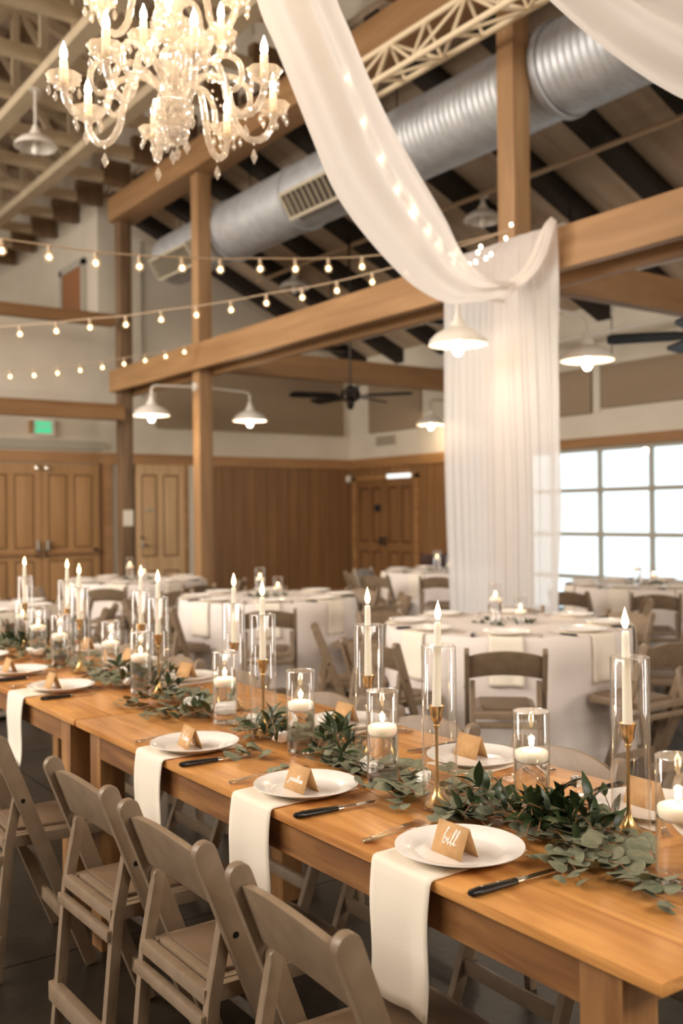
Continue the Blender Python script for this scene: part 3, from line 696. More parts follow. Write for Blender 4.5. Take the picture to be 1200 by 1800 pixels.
def lettering(word, parent, Tm, width, h):
    tot = sum(STROKES[c][0] for c in word); k = min(width / tot, h); mb = MB(); x = -tot * k / 2
    for c in word:
        adv, ss = STROKES[c]
        for s_ in ss:
            pts = []
            for i in range(len(s_) - 1):      # smooth a little
                for f in (0, .5): pts.append((s_[i][0] * (1 - f) + s_[i + 1][0] * f, s_[i][1] * (1 - f) + s_[i + 1][1] * f))
            pts.append(s_[-1])
            P = [Tm @ Vector((x + (p[0] + .18 * p[1]) * k, p[1] * k, .0006)) for p in pts]
            mb.tube(P, .0011, 5)
        x += adv * k
    return mb.build('lettering', M['ink'], parent)
def make_card(word=None):
    t = thing('place_card', 'folded kraft place card', 'card')
    hb, hh, ln = .024, .062, .092     # half base, height, length along y
    for s_ in (-1, 1):
        rows = [[(s_ * hb, -ln / 2, 0), (s_ * hb, ln / 2, 0)], [(s_ * .0004, -ln / 2, hh), (s_ * .0004, ln / 2, hh)]]
        o = MB().grid(rows).build('card_face', M['kraft'], t); md = o.modifiers.new('t', 'SOLIDIFY'); md.thickness = .0007; md.offset = 0
    if word:
        nrm = Vector((-hh, 0, hb)).normalized(); upv = Vector((hb, 0, hh)).normalized(); rt = Vector((0, -1, 0)); c = Vector((-hb / 2, 0, hh / 2)) - upv * .010 + nrm * .0006
        Tm = Matrix(((rt.x, upv.x, nrm.x, c.x), (rt.y, upv.y, nrm.y, c.y), (rt.z, upv.z, nrm.z, c.z), (0, 0, 0, 1)))
        lettering(word, t, Tm, .062, .034)
    return t
card_blank = Proto(make_card())
cards = {1.55: 'bill', 2.145: 'jonathan', 2.75: 'Audrey'}
near = [(1.55, 'nearest the camera'), (2.145, 'second from the camera'), (2.75, 'third from the camera'), (4.03, 'fourth from the camera'), (4.58, 'fifth from the camera'), (5.2, 'beyond the left edge')]
TZ = .7605
for i, (y, wl) in enumerate(near):
    px = 1.39 + .01 * (i % 2) + (.03 if i > 2 else 0)
    NP[i % 3].put((1.2545, y + .02, TZ), random.uniform(-.03, .03), 'ivory napkin hanging over the table edge under the near-side plate %s' % wl, 'napkins on the near side')
    PL.put((px, y, TZ + .0045), random.random(), 'white dinner plate on the near side, %s' % wl, 'plates on the near side')
    if y in cards:
        cc = make_card(cards[y]); cc.location = (px - .018, y - .004, TZ + .0108); cc.rotation_euler = (0, 0, .0 + (-.1 if y > 2.5 else .0))
        cc['label'] = 'kraft tent card lettered in white script on the plate %s' % wl; cc['group'] = 'place cards on the near side'
    else:
        card_blank.put((px - .03, y + .02, TZ + .0108), random.uniform(-.1, .1), 'kraft tent card on the near-side plate %s' % wl, 'place cards on the near side')
    KN.put((1.368 + (.03 if i > 2 else 0), y - .182, TZ), random.uniform(-.08, .0), 'black handled steak knife right of the plate %s' % wl, 'steak knives on the near side')
    FK.put((1.375, y + .205, TZ), .16 + random.uniform(-.04, .04), 'ornate silver fork, outer one left of the plate %s' % wl, 'silver forks on the near side')
    FK.put((1.385, y + .178, TZ + .0025), -.02 + random.uniform(-.04, .04), 'ornate silver fork, inner one left of the plate %s' % wl, 'silver forks on the near side')
far = [(1.50, 'nearest the camera'), (2.11, 'second from the camera'), (2.73, 'third from the camera'), (3.93, 'fourth from the camera'), (4.53, 'fifth from the camera'), (5.1, 'at far left')]
for i, (y, wl) in enumerate(far):
    px = 1.95
    NP[(i + 1) % 3].put((2.1055, y, TZ), PI + random.uniform(-.05, .05), 'ivory napkin under the far-side plate %s' % wl, 'napkins on the far side')
    PL.put((px, y, TZ + .0045), random.random(), 'white dinner plate on the far side, %s' % wl, 'plates on the far side')
    card_blank.put((px + .015, y + .03, TZ + .0108), random.uniform(-.1, .15), 'plain kraft tent card on the far-side plate %s' % wl, 'place cards on the far side')
    KN.put((1.975, y + .19, TZ), PI + random.uniform(-.08, .08), 'black handled steak knife beside the far-side plate %s' % wl, 'steak knives on the far side')
    FK.put((1.965, y - .175, TZ), PI + random.uniform(-.05, .05), 'silver fork beside the far-side plate %s' % wl, 'silver forks on the far side')
    FK.put((1.965, y - .205, TZ), PI + random.uniform(-.05, .05), 'outer silver fork beside the far-side plate %s' % wl, 'silver forks on the far side')

# ================================================================== CANDLES AND GLASS
def flame_mesh(h=.042, r=.0075, m='flame'):
    pr = [(0, 0), (r * .6, h * .08), (r, h * .28), (r * .85, h * .5), (r * .45, h * .75), (r * .12, h * .94), (0, h)]
    return MB().lathe(pr, 12)
def glass_vase(H_, R_=.0425, water=None, name='glass_cylinder', label='', cat='vase', grp=''):
    t = thing(name, label, cat, (0, 0, 0), 0, grp); wt = .0022
    pr = [(0, 0), (R_ - .003, 0), (R_, .003), (R_, H_ - .0015), (R_ - wt / 2, H_), (R_ - wt, H_ - .0015), (R_ - wt, .010), (R_ - .006, .007), (0, .006)]
    MB().lathe(pr, 48).build('glass_wall', M['glass'], t)
    MB().lathe([(R_ - wt, H_ - .001), (R_ - wt / 2, H_ + .0008), (R_, H_ - .001)], 48).build('rim', M['rimglass'], t)
    if water:
        MB().lathe([(0, .0095), (R_ - wt - .0008, .0105), (R_ - wt - .0008, water), (0, water)], 48).build('water', M['water'], t)
    return t
M['rimglass'] = thin_glass('rim_glass', tint=(.97, .96, .95), power=2.0, ior=1.6, milky=.12, mcol=(1, .97, .93))
TALLG = Proto(glass_vase(.395, name='hurricane_glass', label='x', cat='candle glass'))
SHORTG = Proto(glass_vase(.25, .0425, .135, name='glass_vase', label='x', cat='vase'))
def make_holder():
    o = MB().lathe([(0, 0), (.034, 0), (.036, .003), (.033, .006), (.02, .016), (.010, .032), (.0055, .046), (.0045, .055), (.0038, .10), (.0036, .175), (.0042, .188), (.007, .19), (.0075, .193), (.006, .197), (.009, .202), (.0135, .21), (.0145, .222), (.0175, .238), (.019, .242), (.0165, .242), (.012, .228), (0, .226)], 28).build('candlestick', M['brass'])
    return tag(o, 'x', 'candlestick')
HOLD = Proto(make_holder())
def make_taper():
    t = thing('taper_candle', 'x', 'candle')
    MB().lathe([(0, 0), (.0115, 0), (.0112, .01), (.0100, .11), (.0085, .200), (.0080, .212), (.006, .216), (0, .214)], 20).build('wax_stick', M['wax'], t)
    MB().tube([(0, 0, .213), (.0005, 0, .222)], .0009, 5).build('wick', M['wick'], t)
    f = flame_mesh(.050, .0088).build('flame', M['flame'], t, loc=(0, 0, .219))
    point('flame_light', (0, 0, .243), 1.0, (1, .62, .28), .008, t)
    return t
TAP = Proto(make_taper())
def make_float():
    t = thing('floating_candle', 'x', 'candle')
    MB().lathe([(0, -.016), (.030, -.016), (.0365, -.010), (.0385, .0), (.0385, .008), (.036, .0115), (.02, .016), (.006, .0165), (0, .016)], 36).build('wax_disc', M['wax'], t)
    MB().tube([(0, 0, .015), (.0005, 0, .024)], .0009, 5).build('wick', M['wick'], t)
    flame_mesh(.030, .007).build('flame', M['flame'], t, loc=(0, 0, .020))
    point('flame_light', (0, 0, .04), .4, (1, .62, .28), .008, t)
    return t
FLO = Proto(make_float())
talls = [(1.768, 1.420), (1.573, 1.832), (1.720, 2.302), (1.645, 2.768), (1.79, 3.215), (1.682, 3.635), (1.79, 4.04), (1.655, 4.42), (1.80, 4.975), (1.735, 5.455)]
tw = ['closest to the camera at right', 'second from the right, before the drape', 'third from the right', 'fourth from the right, near the table middle', 'fifth from the right, set farther back', 'sixth from the right, beside the garland gap', 'seventh from the right, set farther back', 'eighth from the right, foremost of the left trio', 'ninth from the right, behind its left neighbour', 'at far left of the row']
tilt = [(-.005, .004), (.035, .0), (0, 0), (.0, 0), (.0, -.01), (-.01, 0), (0, 0), (0, 0), (0, 0), (0, 0)]
for i, (x, y) in enumerate(talls):
    gx, gy = x + random.uniform(-.006, .006), y + random.uniform(-.006, .006)
    TALLG.put((gx, gy, TZ), random.random(), 'tall glass cylinder around the taper %s' % tw[i], 'tall candle cylinders')
    HOLD.put((x, y, TZ + .0075), 0, 'slender brass candlestick under the taper candle %s' % tw[i], 'brass candlesticks')
    c = TAP.put((x, y, TZ + .235), random.random() * 6, 'lit ivory taper candle %s' % tw[i], 'ivory taper candles')
    if i in (0, 1): c.rotation_euler = ((-.028, .012, 0), (-.0, .03, 0))[i]
shorts = [(1.600, 1.170), (1.702, 1.645), (1.597, 2.078), (1.612, 2.495), (1.640, 3.015), (1.655, 3.745), (1.725, 4.225), (1.650, 4.665), (1.695, 5.115), (1.80, 5.70)]
sw = ['cut by the right frame edge', 'second from the right, before the arched chair back', 'third from the right among eucalyptus', 'fourth from the right near the table middle', 'fifth from the right', 'sixth from the right', 'seventh from the right, back row', 'eighth from the right', 'ninth from the right', 'farthest left']
for i, (x, y) in enumerate(shorts):
    SHORTG.put((x, y, TZ), random.random(), 'short water-filled glass cylinder %s' % sw[i], 'short water cylinders')
    FLO.put((x, y, TZ + .146), random.random() * 6, 'lit floating disc candle %s' % sw[i], 'floating candles')
t = thing('glass_bottle', 'small clear bottle with square silver cap beside the far plate, half hidden by dark leaves', 'bottle', (1.775, 1.575, TZ))
MB().lathe([(0, 0), (.021, 0), (.023, .004), (.022, .05), (.014, .066), (.011, .07), (.011, .078), (0, .078)], 24).build('bottle_body', M['glass'], t)
MB().box(-.0095, .0095, -.0095, .0095, .076, .100).build('cap', M['steel'], t, bevel=.002)

# ================================================================== GARLAND
rg = random.Random(11)
def eleaf():
    mb = MB(); n = 14; c = [(0, 0, .002)]
    ring = [(.023 * (1 + math.cos(2 * PI * k / n)) , .0215 * math.sin(2 * PI * k / n), .003 * math.cos(4 * PI * k / n) - .002) for k in range(n)]
    vs = [(.023, 0, .0012)] + ring; mb.add(vs, [(0, k + 1, (k + 1) % n + 1) for k in range(n)])
    return mb.mesh('eucalyptus_leaf', M['euc'], smooth=2)
def rleaf():
    mb = MB(); rows = []
    for i in range(8):
        u = i / 7; wd = .0115 * math.sin(PI * u ** .8) * (1 - .2 * u) + .0002; z = .006 * math.sin(PI * u)
        rows.append([(.062 * u, -wd, z + .3 * wd), (.062 * u, 0, z), (.062 * u, wd, z + .3 * wd)])
    mb.grid(rows); return mb.mesh('ruscus_leaf', M['rus'], smooth=2)
EL = eleaf(); RL = rleaf()
gar = thing('leafy_garland', 'long eucalyptus and ruscus garland running down the middle of the farm tables', 'garland', (1.64, 3.4, .76))
G0 = Vector((1.64, 3.4, .76))
def cx(y):
    P = [(.95, 1.58), (1.2, 1.585), (1.5, 1.62), (1.8, 1.60), (2.1, 1.61), (2.5, 1.66), (2.9, 1.66), (3.3, 1.66), (3.8, 1.69), (4.4, 1.70), (5.0, 1.70), (5.9, 1.74)]
    for i in range(len(P) - 1):
        if y <= P[i + 1][0]: f = (y - P[i][0]) / (P[i + 1][0] - P[i][0]); return P[i][1] * (1 - f) + P[i + 1][1] * f
    return P[-1][1]
eu, ru, stem_list = [], [], []
blocked = [(x, y, .046) for (x, y) in shorts] + [(x, y, .046) for (x, y) in talls]
def free(x, y):
    return all((x - a) ** 2 + (y - b) ** 2 > r * r for (a, b, r) in blocked)
def on_plate(x, y):
    return x < 1.535 and any(abs(y - q[0]) < .11 for q in near) or x > 1.83 and any(abs(y - q[0]) < .14 for q in far)
def sprig(x, y, ang, L_, kind, z0=.012, lift=.03, sp=None, s0=1.0):
    n = max(4, int(L_ / (sp or (.026 if kind == 'e' else .026)))); pts = []; curve = rg.uniform(-1.6, 1.6); a = ang; px, py = x, y
    for i in range(n + 1):
        u = i / n; z = z0 + lift * math.sin(PI * min(1, u * .9 + .05)) * rg.uniform(.8, 1.1)
        pts.append((px, py, z)); a += curve * L_ / n
        px += math.cos(a) * L_ / n; py += math.sin(a) * L_ / n
    cut = next((i for i, p in enumerate(pts) if i and (on_plate(p[0], p[1]) or not free(p[0], p[1]) or not 1.27 < p[0] < 2.08 or p[1] < .97)), n + 1)
    if cut < 3: return 0
    pts = pts[:cut]; n = len(pts) - 1
    stem_list.append(([Vector(p) + Vector((0, 0, .76)) - G0 for p in pts], .0011 if kind == 'e' else .0014))
    for i in range(1, n + 1):
        p = pts[i]; d = math.atan2(p[1] - pts[i - 1][1], p[0] - pts[i - 1][0])
        for s_ in ((1, -1) if i < n else (0,)):
            if rg.random() < .12: continue
            da = d + s_ * rg.uniform(.7, 1.35); ex = p[0] + math.cos(da) * .03; ey = p[1] + math.sin(da) * .03
            if not free(ex, ey) or not free(p[0], p[1]) or on_plate(ex, ey): continue
            sc_ = s0 * (rg.uniform(.8, 1.25) if kind == 'e' else rg.uniform(.85, 1.3)) * (1 - .25 * i / n)
            T = Matrix.Translation((p[0] - G0.x, p[1] - G0.y, p[2])) @ Matrix.Rotation(da, 4, 'Z') @ Matrix.Rotation(-rg.uniform(-.2, .45) if kind == 'e' else -rg.uniform(-.1, 1.25), 4, 'Y') @ Matrix.Rotation(rg.uniform(-.5, .5), 4, 'X') @ Matrix.Diagonal((sc_ * rg.uniform(.9, 1.15), sc_, sc_, 1))
            (eu if kind == 'e' else ru).append((p[1], T))
# eucalyptus along the whole length
y = 1.0
while y < 5.95:
    dens = 4 if y < 3.3 else 3
    for q in range(dens):
        xx = cx(y) + rg.gauss(0, .045); ang = rg.choice((PI / 2, -PI / 2)) + rg.gauss(0, .6)
        sprig(xx, y + rg.uniform(-.05, .05), ang, rg.uniform(.10, .20), 'e', lift=rg.uniform(.005, .035))
    y += .085 if y < 3 else .11
# trailing sprigs seen singly in front
for (x, y, a, l) in ((1.56, 1.30, -1.9, .17), (1.55, 1.24, -1.2, .15), (1.52, 1.38, -2.2, .10), (1.55, 1.93, -2.4, .12), (1.52, 2.08, 2.8, .09), (1.52, 2.30, 2.9, .12), (1.54, 2.52, 2.7, .12), (1.54, 2.60, -2.8, .10), (1.57, 3.42, 2.5, .13), (1.60, 3.28, 2.9, .12), (1.57, 2.2, -2.5, .13), (1.60, 1.98, -2.0, .16), (1.58, 2.14, 2.2, .15), (1.60, 2.12, -1.4, .14), (1.72, 1.88, .6, .14), (1.74, 2.0, .4, .12)):
    sprig(x, y, a, l, 'e', z0=.006, lift=.018)
# ruscus bunches
for (x, y, n) in ((1.64, 1.60, 10), (1.66, 1.47, 9), (1.62, 1.72, 4), (1.70, 1.53, 5), (1.68, 2.38, 8), (1.73, 2.46, 3), (1.60, 2.68, 5), (1.70, 3.80, 8), (1.68, 3.62, 5), (1.66, 3.92, 4), (1.70, 4.8, 4), (1.72, 5.3, 7), (1.74, 5.65, 5), (1.60, 3.02, 2)):
    for k in range(n):
        sprig(x + rg.gauss(0, .022), y + rg.gauss(0, .03), rg.uniform(0, 2 * PI), rg.uniform(.08, .15), 'r', z0=.02, lift=rg.uniform(.01, .08))
for (pp, rr_) in stem_list[:300]: MB().tube(pp, rr_, 4).build('stem', M['twig'], gar)
print('STEMS', len(stem_list), 'EUC', len(eu), 'RUS', len(ru))
def place_leaves(lst, me, name, matl, limit=300):
    lst.sort(key=lambda e: e[0])
    for (_, T) in lst[:limit]:
        o = bpy.data.objects.new(name, me); COL.objects.link(o); o.parent = gar; o.matrix_local = T
    rest = lst[limit:]
    if rest:
        mb = MB(); vs = [tuple(v.co) for v in me.vertices]; fs = [tuple(p.vertices) for p in me.polygons]
        for (_, T) in rest: mb.add(vs, fs, T)
        me2 = bpy.data.meshes.new('far_leaves'); me2.from_pydata(mb.v, [], mb.f); me2.materials.append(matl)
        for p in me2.polygons: p.use_smooth = True
        o = obj('far_' + name.replace('leaf', 'leaves'), me2, gar); o['kind'] = 'stuff'
place_leaves(eu, EL, 'eucalyptus_leaf', M['euc']); place_leaves(ru, RL, 'ruscus_leaf', M['rus'])
# white blossoms
def make_rose():
    mb = MB()
    for ring, (n, r, h, op) in enumerate(((6, .021, .013, 1.0), (5, .016, .018, .75), (4, .010, .021, .5), (3, .005, .022, .3))):
        for k in range(n):
            a = 2 * PI * k / n + ring * .6; rows = []
            for i in range(6):
                u = i / 5; rr = .002 + r * math.sin(u * 1.5) * op ** .3; z = h * u ** (1.1 if ring else .9)
                wd = (.35 + .65 * math.sin(PI * min(1, u * .75 + .12))) * r * .62
                c = Vector((math.cos(a) * rr, math.sin(a) * rr, z)); tg = Vector((-math.sin(a), math.cos(a), 0)); inn = Vector((-math.cos(a), -math.sin(a), .2)) * wd * .4
                rows.append([tuple(c + tg * wd * q + inn * q * q) for q in (-1, -.5, 0, .5, 1)])
            mb.grid(rows)
    mb.lathe([(0, .0), (.010, .004), (.012, .012), (.006, .019), (0, .020)], 10)
    o = mb.build('white_blossom', M['petal'], smooth=2)
    return tag(o, 'x', 'flower')
RO = Proto(make_rose())
roses = [(1.612, 1.715, 'at the foot of the tall middle candle, in dark leaves'), (1.642, 1.96, 'beside the brass base of the second taper'), (1.615, 2.155, 'against the third short cylinder'), (1.60, 2.575, 'left of the fourth short cylinder'), (1.585, 3.19, 'lowest one right of the table joint'), (1.655, 3.29, 'second one right of the table joint'), (1.68, 3.12, 'behind the fifth short cylinder'),
         (1.71, 3.56, 'near the sixth tall cylinder'), (1.655, 3.86, 'among dark leaves on the second table'), (1.74, 4.12, 'left of the seventh short cylinder'), (1.66, 4.98, 'near the far-left glass group'), (1.63, 5.05, 'lowest in the far-left glass group'), (1.66, 2.86, 'at the foot of the fourth taper')]
for (x, y, l) in roses:
    o = RO.put((x, y, .762), rg.random() * 6, 'small white blossom ' + l, 'white blossoms in the garland'); o.rotation_euler = (rg.uniform(-.5, .5), rg.uniform(-.7, .1), rg.random() * 6)
    o.location.z = .785; s_ = rg.uniform(1.2, 1.5); o.scale = (s_, s_, s_)

# ================================================================== ROUND TABLES
def make_cloth(seed):
    rd = random.Random(seed); n = 144; rows = []
    ph = [rd.uniform(0, 6) for _ in range(4)]; R0 = .765
    def fold(a): return (math.sin(9 * a + ph[0]) * .5 + math.sin(14 * a + ph[1] + .8 * math.sin(3 * a)) * .35 + math.sin(23 * a + ph[2]) * .15)
    prof = [(0.0, .775), (.4, .775), (.72, .775), (R0 - .008, .7745), (R0, .768)] + [(R0 + .006, .768 - .745 * k / 11) for k in range(1, 12)]
    for (r, z) in prof:
        f = max(0, (.768 - z) / .745); row = []
        for k in range(n + 1):
            a = 2 * PI * k / n; q = r + f ** .7 * (.022 + .028 * f) * fold(a) + .018 * f if z < .768 else r
            row.append((q * math.cos(a), q * math.sin(a), z))
        rows.append(row)
    mb = MB().grid(rows); return mb
def round_table(label, loc, seed, who, chairs, sets=8, a0=0.0, skip=()):
    t = thing('round_table', 'folding round table beneath the cloth, ' + label, 'table', (*loc, 0), 0, 'round banquet tables')
    MB().lathe([(0, .742), (.75, .742), (.755, .752), (.755, .765), (.75, .772), (0, .772)], 48).build('tabletop', M['pine'], t)
    for k in range(4):
        a = PI / 4 + k * PI / 2; MB().tube([(.45 * math.cos(a), .45 * math.sin(a), .742), (.50 * math.cos(a), .50 * math.sin(a), 0)], .013, 8).build('leg', M['blackmetal'], t)
    o = make_cloth(seed).build('tablecloth', M['cloth'], loc=(*loc, .0), smooth=2); tag(o, 'floor-length white cloth on ' + label, 'tablecloth', 'round white tablecloths')
    dirs = ['the side nearest the camera', 'the near right', 'the right', 'the far right', 'the far side', 'the far left', 'the left', 'the near left']
    cam_a = math.atan2(-loc[1], -loc[0])
    def side(a):
        k = round(((a - cam_a) % (2 * PI)) / (PI / 4)) % 8; return dirs[k]
    used = {}
    def uniq(base, a):
        s_ = side(a); key = (base, s_); used[key] = used.get(key, 0) + 1
        return s_ + ('' if used[key] == 1 else ', second one')
    for k in range(sets):
        a = a0 + 2 * PI * k / sets
        if k in skip: continue
        T = lambda r, off: (loc[0] + r * math.cos(a) - off * math.sin(a), loc[1] + r * math.sin(a) + off * math.cos(a))
        s_ = uniq('set', a); z = .7755
        NP[k % 3].put((*T(.767, .0), z), a + PI, 'ivory napkin at %s of %s' % (s_, label), 'napkins on the round tables')
        PL.put((*T(.62, 0), z + .005), 0, 'white dinner plate at %s of %s' % (s_, label), 'plates on the round tables')
        KN.put((*T(.63, -.19 if 1 else 0), z), a + PI, 'steak knife at %s of %s' % (s_, label), 'knives on the round tables')
        FK.put((*T(.63, .19), z), a + PI, 'silver fork at %s of %s' % (s_, label), 'forks on the round tables')
    for (a, d) in chairs:
        a = math.radians(a)
        CH.put((loc[0] + d * math.cos(a), loc[1] + d * math.sin(a), 0), a + PI + random.uniform(-.05, .05), 'folding chair at %s of %s' % (uniq('ch', a), label), 'folding chairs around %s' % label)
    # centrepiece
    cxx, cyy = loc
    for (dx, dy, tall) in ((-.05, .05, True), (.07, -.05, False)):
        x, y = cxx + dx, cyy + dy
        tt = thing('glass_vase', ('taller' if tall else 'shorter') + ' water cylinder in the centre of ' + label, 'vase', (x, y, .7755), 0, 'cylinders on the round tables')
        H_ = .25 if tall else .17; MB().lathe([(0, 0), (.04, 0), (.0425, .003), (.0425, H_), (.040, H_), (.040, .008), (0, .007)], 28).build('glass_wall', M['glass'], tt)
        MB().lathe([(0, .009), (.0392, .010), (.0392, H_ - .11), (0, H_ - .11)], 28).build('water', M['water'], tt)
        MB().lathe([(.040, H_ - .001), (.0413, H_ + .0008), (.0427, H_ - .001)], 28).build('rim', M['rimglass'], tt)
        FLO.put((x, y, .7755 + H_ - .11 + .011), 0, 'lit floating candle in the %s cylinder on %s' % ('taller' if tall else 'shorter', label), 'floating candles on the round tables')
    g = thing('greenery_ring', 'small sprigs of greenery round the cylinders on ' + label, 'greenery', (cxx, cyy, .777))
    for k in range(34):
        a = rg.uniform(0, 2 * PI); r = rg.uniform(.12, .19); T = Matrix.Translation((r * math.cos(a), r * math.sin(a), .004)) @ Matrix.Rotation(rg.uniform(0, 6), 4, 'Z') @ Matrix.Rotation(-rg.uniform(0, .8), 4, 'Y')
        kind = rg.random() < .5; q = bpy.data.objects.new('eucalyptus_leaf' if kind else 'ruscus_leaf', EL if kind else RL); COL.objects.link(q); q.parent = g; q.matrix_local = T
cC = [(225, 1.27), (270, 1.22), (318, 1.2), (0, 1.2), (42, 1.2), (95, 1.2), (150, 1.22), (188, 1.24)]
round_table('the front round table', (4.51, 4.56), 1, 'C', cC, 8, math.radians(225))
round_table('the middle round table', (4.475, 7.43), 2, 'B', [(239, 1.25), (284, 1.28), (328, 1.2), (10, 1.2), (60, 1.2), (105, 1.2), (150, 1.2), (195, 1.25)], 8, math.radians(239))
round_table('the rear round table', (4.55, 10.4), 3, 'A', [(232, 1.22), (277, 1.25), (320, 1.2), (185, 1.2)], 8, math.radians(232))
round_table('the back corner round table', (8.2, 9.4), 4, 'D', [(226, 1.2), (190, 1.25), (155, 1.2), (110, 1.2)], 8, math.radians(205))
round_table('the garage door round table', (8.0, 6.2), 5, 'E', [(185, 1.22), (222, 1.22), (262, 1.25), (140, 1.2), (300, 1.2)], 8, math.radians(200))
round_table('the left edge round table', (2.05, 8.15), 6, 'F', [(280, 1.22), (325, 1.22), (20, 1.2)], 8, math.radians(235))
CH.put((6.7, 5.15, 0), 2.3, 'folding chair standing alone between the front table and garage door table', 'loose folding chairs')
CH.put((5.35, 3.35, 0), 2.5, 'folding chair at the right frame edge behind the tall candle glass', 'loose folding chairs')
CH.put((6.2, 4.25, 0), 2.75, 'folding chair at the right frame edge, farther back', 'loose folding chairs')
# high chair
t = thing('wooden_high_chair', 'dark wooden high chair beside the curtain at the back corner table', 'chair', (8.85, 10.3, 0), -2.2)
for (a, b) in ((-1, -1), (-1, 1), (1, -1), (1, 1)): MB().bar((a * .24, b * .22, 0), (a * .16, b * .17, .55 if a > 0 else .95), .035, .035).build('leg', M['dkwood'], t)
MB().box(-.17, .17, -.17, .17, .53, .555).build('seat', M['dkwood'], t, bevel=.004)
MB().box(-.17, -.145, -.17, .17, .70, .93).build('backrest', M['dkwood'], t, bevel=.004)
MB().box(-.02, .02, -.2, .2, .22, .26).build('foot_bar', M['dkwood'], t)
MB().box(.12, .16, -.2, .2, .70, .73).build('front_bar', M['dkwood'], t)

# ================================================================== DRAPES
def catm(P, n):
    out = []
    for i in range(len(P) - 1):
        p0 = Vector(P[max(i - 1, 0)]); p1 = Vector(P[i]); p2 = Vector(P[i + 1]); p3 = Vector(P[min(i + 2, len(P) - 1)])
        for k in range(n):
            t = k / n; out.append(.5 * ((2 * p1) + (-p0 + p2) * t + (2 * p0 - 5 * p1 + 4 * p2 - p3) * t * t + (-p0 + 3 * p1 - 3 * p2 + p3) * t ** 3))
    out.append(Vector(P[-1])); return out
LE = [[1.62, 3.40, 5.9], [1.80, 3.49, 5.0], [2.02, 3.62, 4.1], [2.215, 3.724, 3.715], [2.347, 3.796, 3.588], [2.507, 3.883, 3.432], [2.694, 3.985, 3.248], [2.837, 4.063, 3.116], [3.055, 4.182, 3.009], [3.43, 4.387, 2.901], [3.818, 4.598, 2.834], [4.296, 4.859, 2.841], [4.688, 5.073, 2.932], [5.03, 5.25, 3.016], [5.40, 5.42, 3.13], [5.52, 5.36, 3.23], [5.56, 5.262, 3.32], [5.58, 5.197, 3.417], [5.60, 5.149, 3.60], [5.66, 5.16, 3.68]]
RE = [[1.78, 3.62, 5.9], [2.02, 3.74, 5.2], [2.55, 3.98, 4.5], [2.943, 4.178, 4.123], [3.101, 4.264, 4.025], [3.269, 4.356, 3.914], [3.484, 4.473, 3.784], [3.687, 4.584, 3.69], [3.963, 4.735, 3.584], [4.36, 4.951, 3.432], [4.623, 5.095, 3.293], [4.9, 5.246, 3.225], [5.18, 5.38, 3.205], [5.40, 5.50, 3.215], [5.54, 5.53, 3.252], [5.58, 5.471, 3.291], [5.6, 5.392, 3.371], [5.61, 5.289, 3.536], [5.63, 5.24, 3.63], [5.68, 5.22, 3.69]]
def swag(LE, RE, seed, nf, amp, hemcol, label, belly=.10):
    A_, B_ = catm(LE, 5), catm(RE, 5); rows = []; W = 40; rd = random.Random(seed); ph = [rd.uniform(0, 6) for _ in range(3)]
    for i in range(len(A_)):
        s_ = i / (len(A_) - 1); a, b = A_[i], B_[i]; d = b - a
        tg = (A_[min(i + 1, len(A_) - 1)] - A_[max(i - 1, 0)]).normalized(); nr = d.cross(tg).normalized()
        if nr.dot(Vector((-.6, -.78, 0))) < 0: nr = -nr
        row = []
        for j in range(W + 1):
            v = j / W; env = math.sin(PI * min(1, max(0, v))) ** .5
            f = amp * env * (math.sin(nf * PI * v + ph[0] + 1.2 * s_) * .6 + math.sin(nf * 1.9 * PI * v + ph[1] - 1.6 * s_) * .4)
            c = a + d * v + nr * (f + belly * math.sin(PI * v) * min(1, d.length / .5))
            row.append(tuple(c))
        rows.append(row)
    o = MB().grid(rows).build('ceiling_drape', M['drape'], smooth=3.0); return tag(o, label, 'drape', 'white fabric swags from the ceiling')
swag(LE, RE, 3, 6, .045, None, 'white chiffon swag sweeping from the ceiling beside the chandelier down to the curtained post')
def lw_(t):   # second swag, from the hub toward the next post on the right
    P = [(0, 5.9), (.10, 4.55), (.20, 3.78), (.262, 3.40), (.31, 3.17), (.36, 2.99), (.45, 2.82), (.6, 2.75), (.8, 3.0), (1.0, 3.66)]
    for i in range(len(P) - 1):
        if t <= P[i + 1][0]: f = (t - P[i][0]) / (P[i + 1][0] - P[i][0]); return P[i][1] * (1 - f) + P[i + 1][1] * f
    return P[-1][1]
L2, R2 = [], []
for k in range(15):
    t_ = k / 14; x, y = 1.72 + 3.9 * t_, 3.42 - 3.25 * t_; wd = .1 + .62 * math.sin(PI * min(1, .12 + t_ * .8))
    L2.append([x, y, lw_(t_)]); R2.append([x + .12, y + .16, lw_(t_) + wd])
swag(L2, R2, 9, 6, .05, None, 'white chiffon swag crossing the top right corner of the picture', .06)
# vertical curtain over the post
rows = []; nW = 240; rd = random.Random(4)
for zi in range(30):
    z = .015 + (3.66 - .015) * zi / 27 if zi <= 27 else 3.67
    row = []
    for j in range(nW + 1):
        v = j / nW; f = .007 * math.sin(v * 2 * PI * 13 + 3 * math.sin(v * 7 + .3 * z)) + .005 * math.sin(v * 2 * PI * 31 + 3 * math.sin(v * 5 + z * .4)) + .03 * math.sin(v * 9 + z * .5)
        wob = .012 * math.sin(z * 2.1 + 4 * v) + (.02 * math.sin(z * 3.3) if j == 0 else 0)
        yy = 5.19 + (6.43 - 5.19) * v + wob + (z < 1.2) * 0
        xx = 5.67 + f * (1 if zi <= 27 else .4)
        if zi == 27: xx = 5.69 + f * .5
        if zi == 28: xx = 5.77; zz = 3.685
        elif zi == 29: xx = 5.86; zz = 3.685
        else: zz = z
        row.append((xx, yy, zz))
    rows.append(row)
o = MB().grid(rows).build('curtain', M['sheer'], smooth=3); tag(o, 'floor-length sheer white curtain hiding the big post', 'curtain')

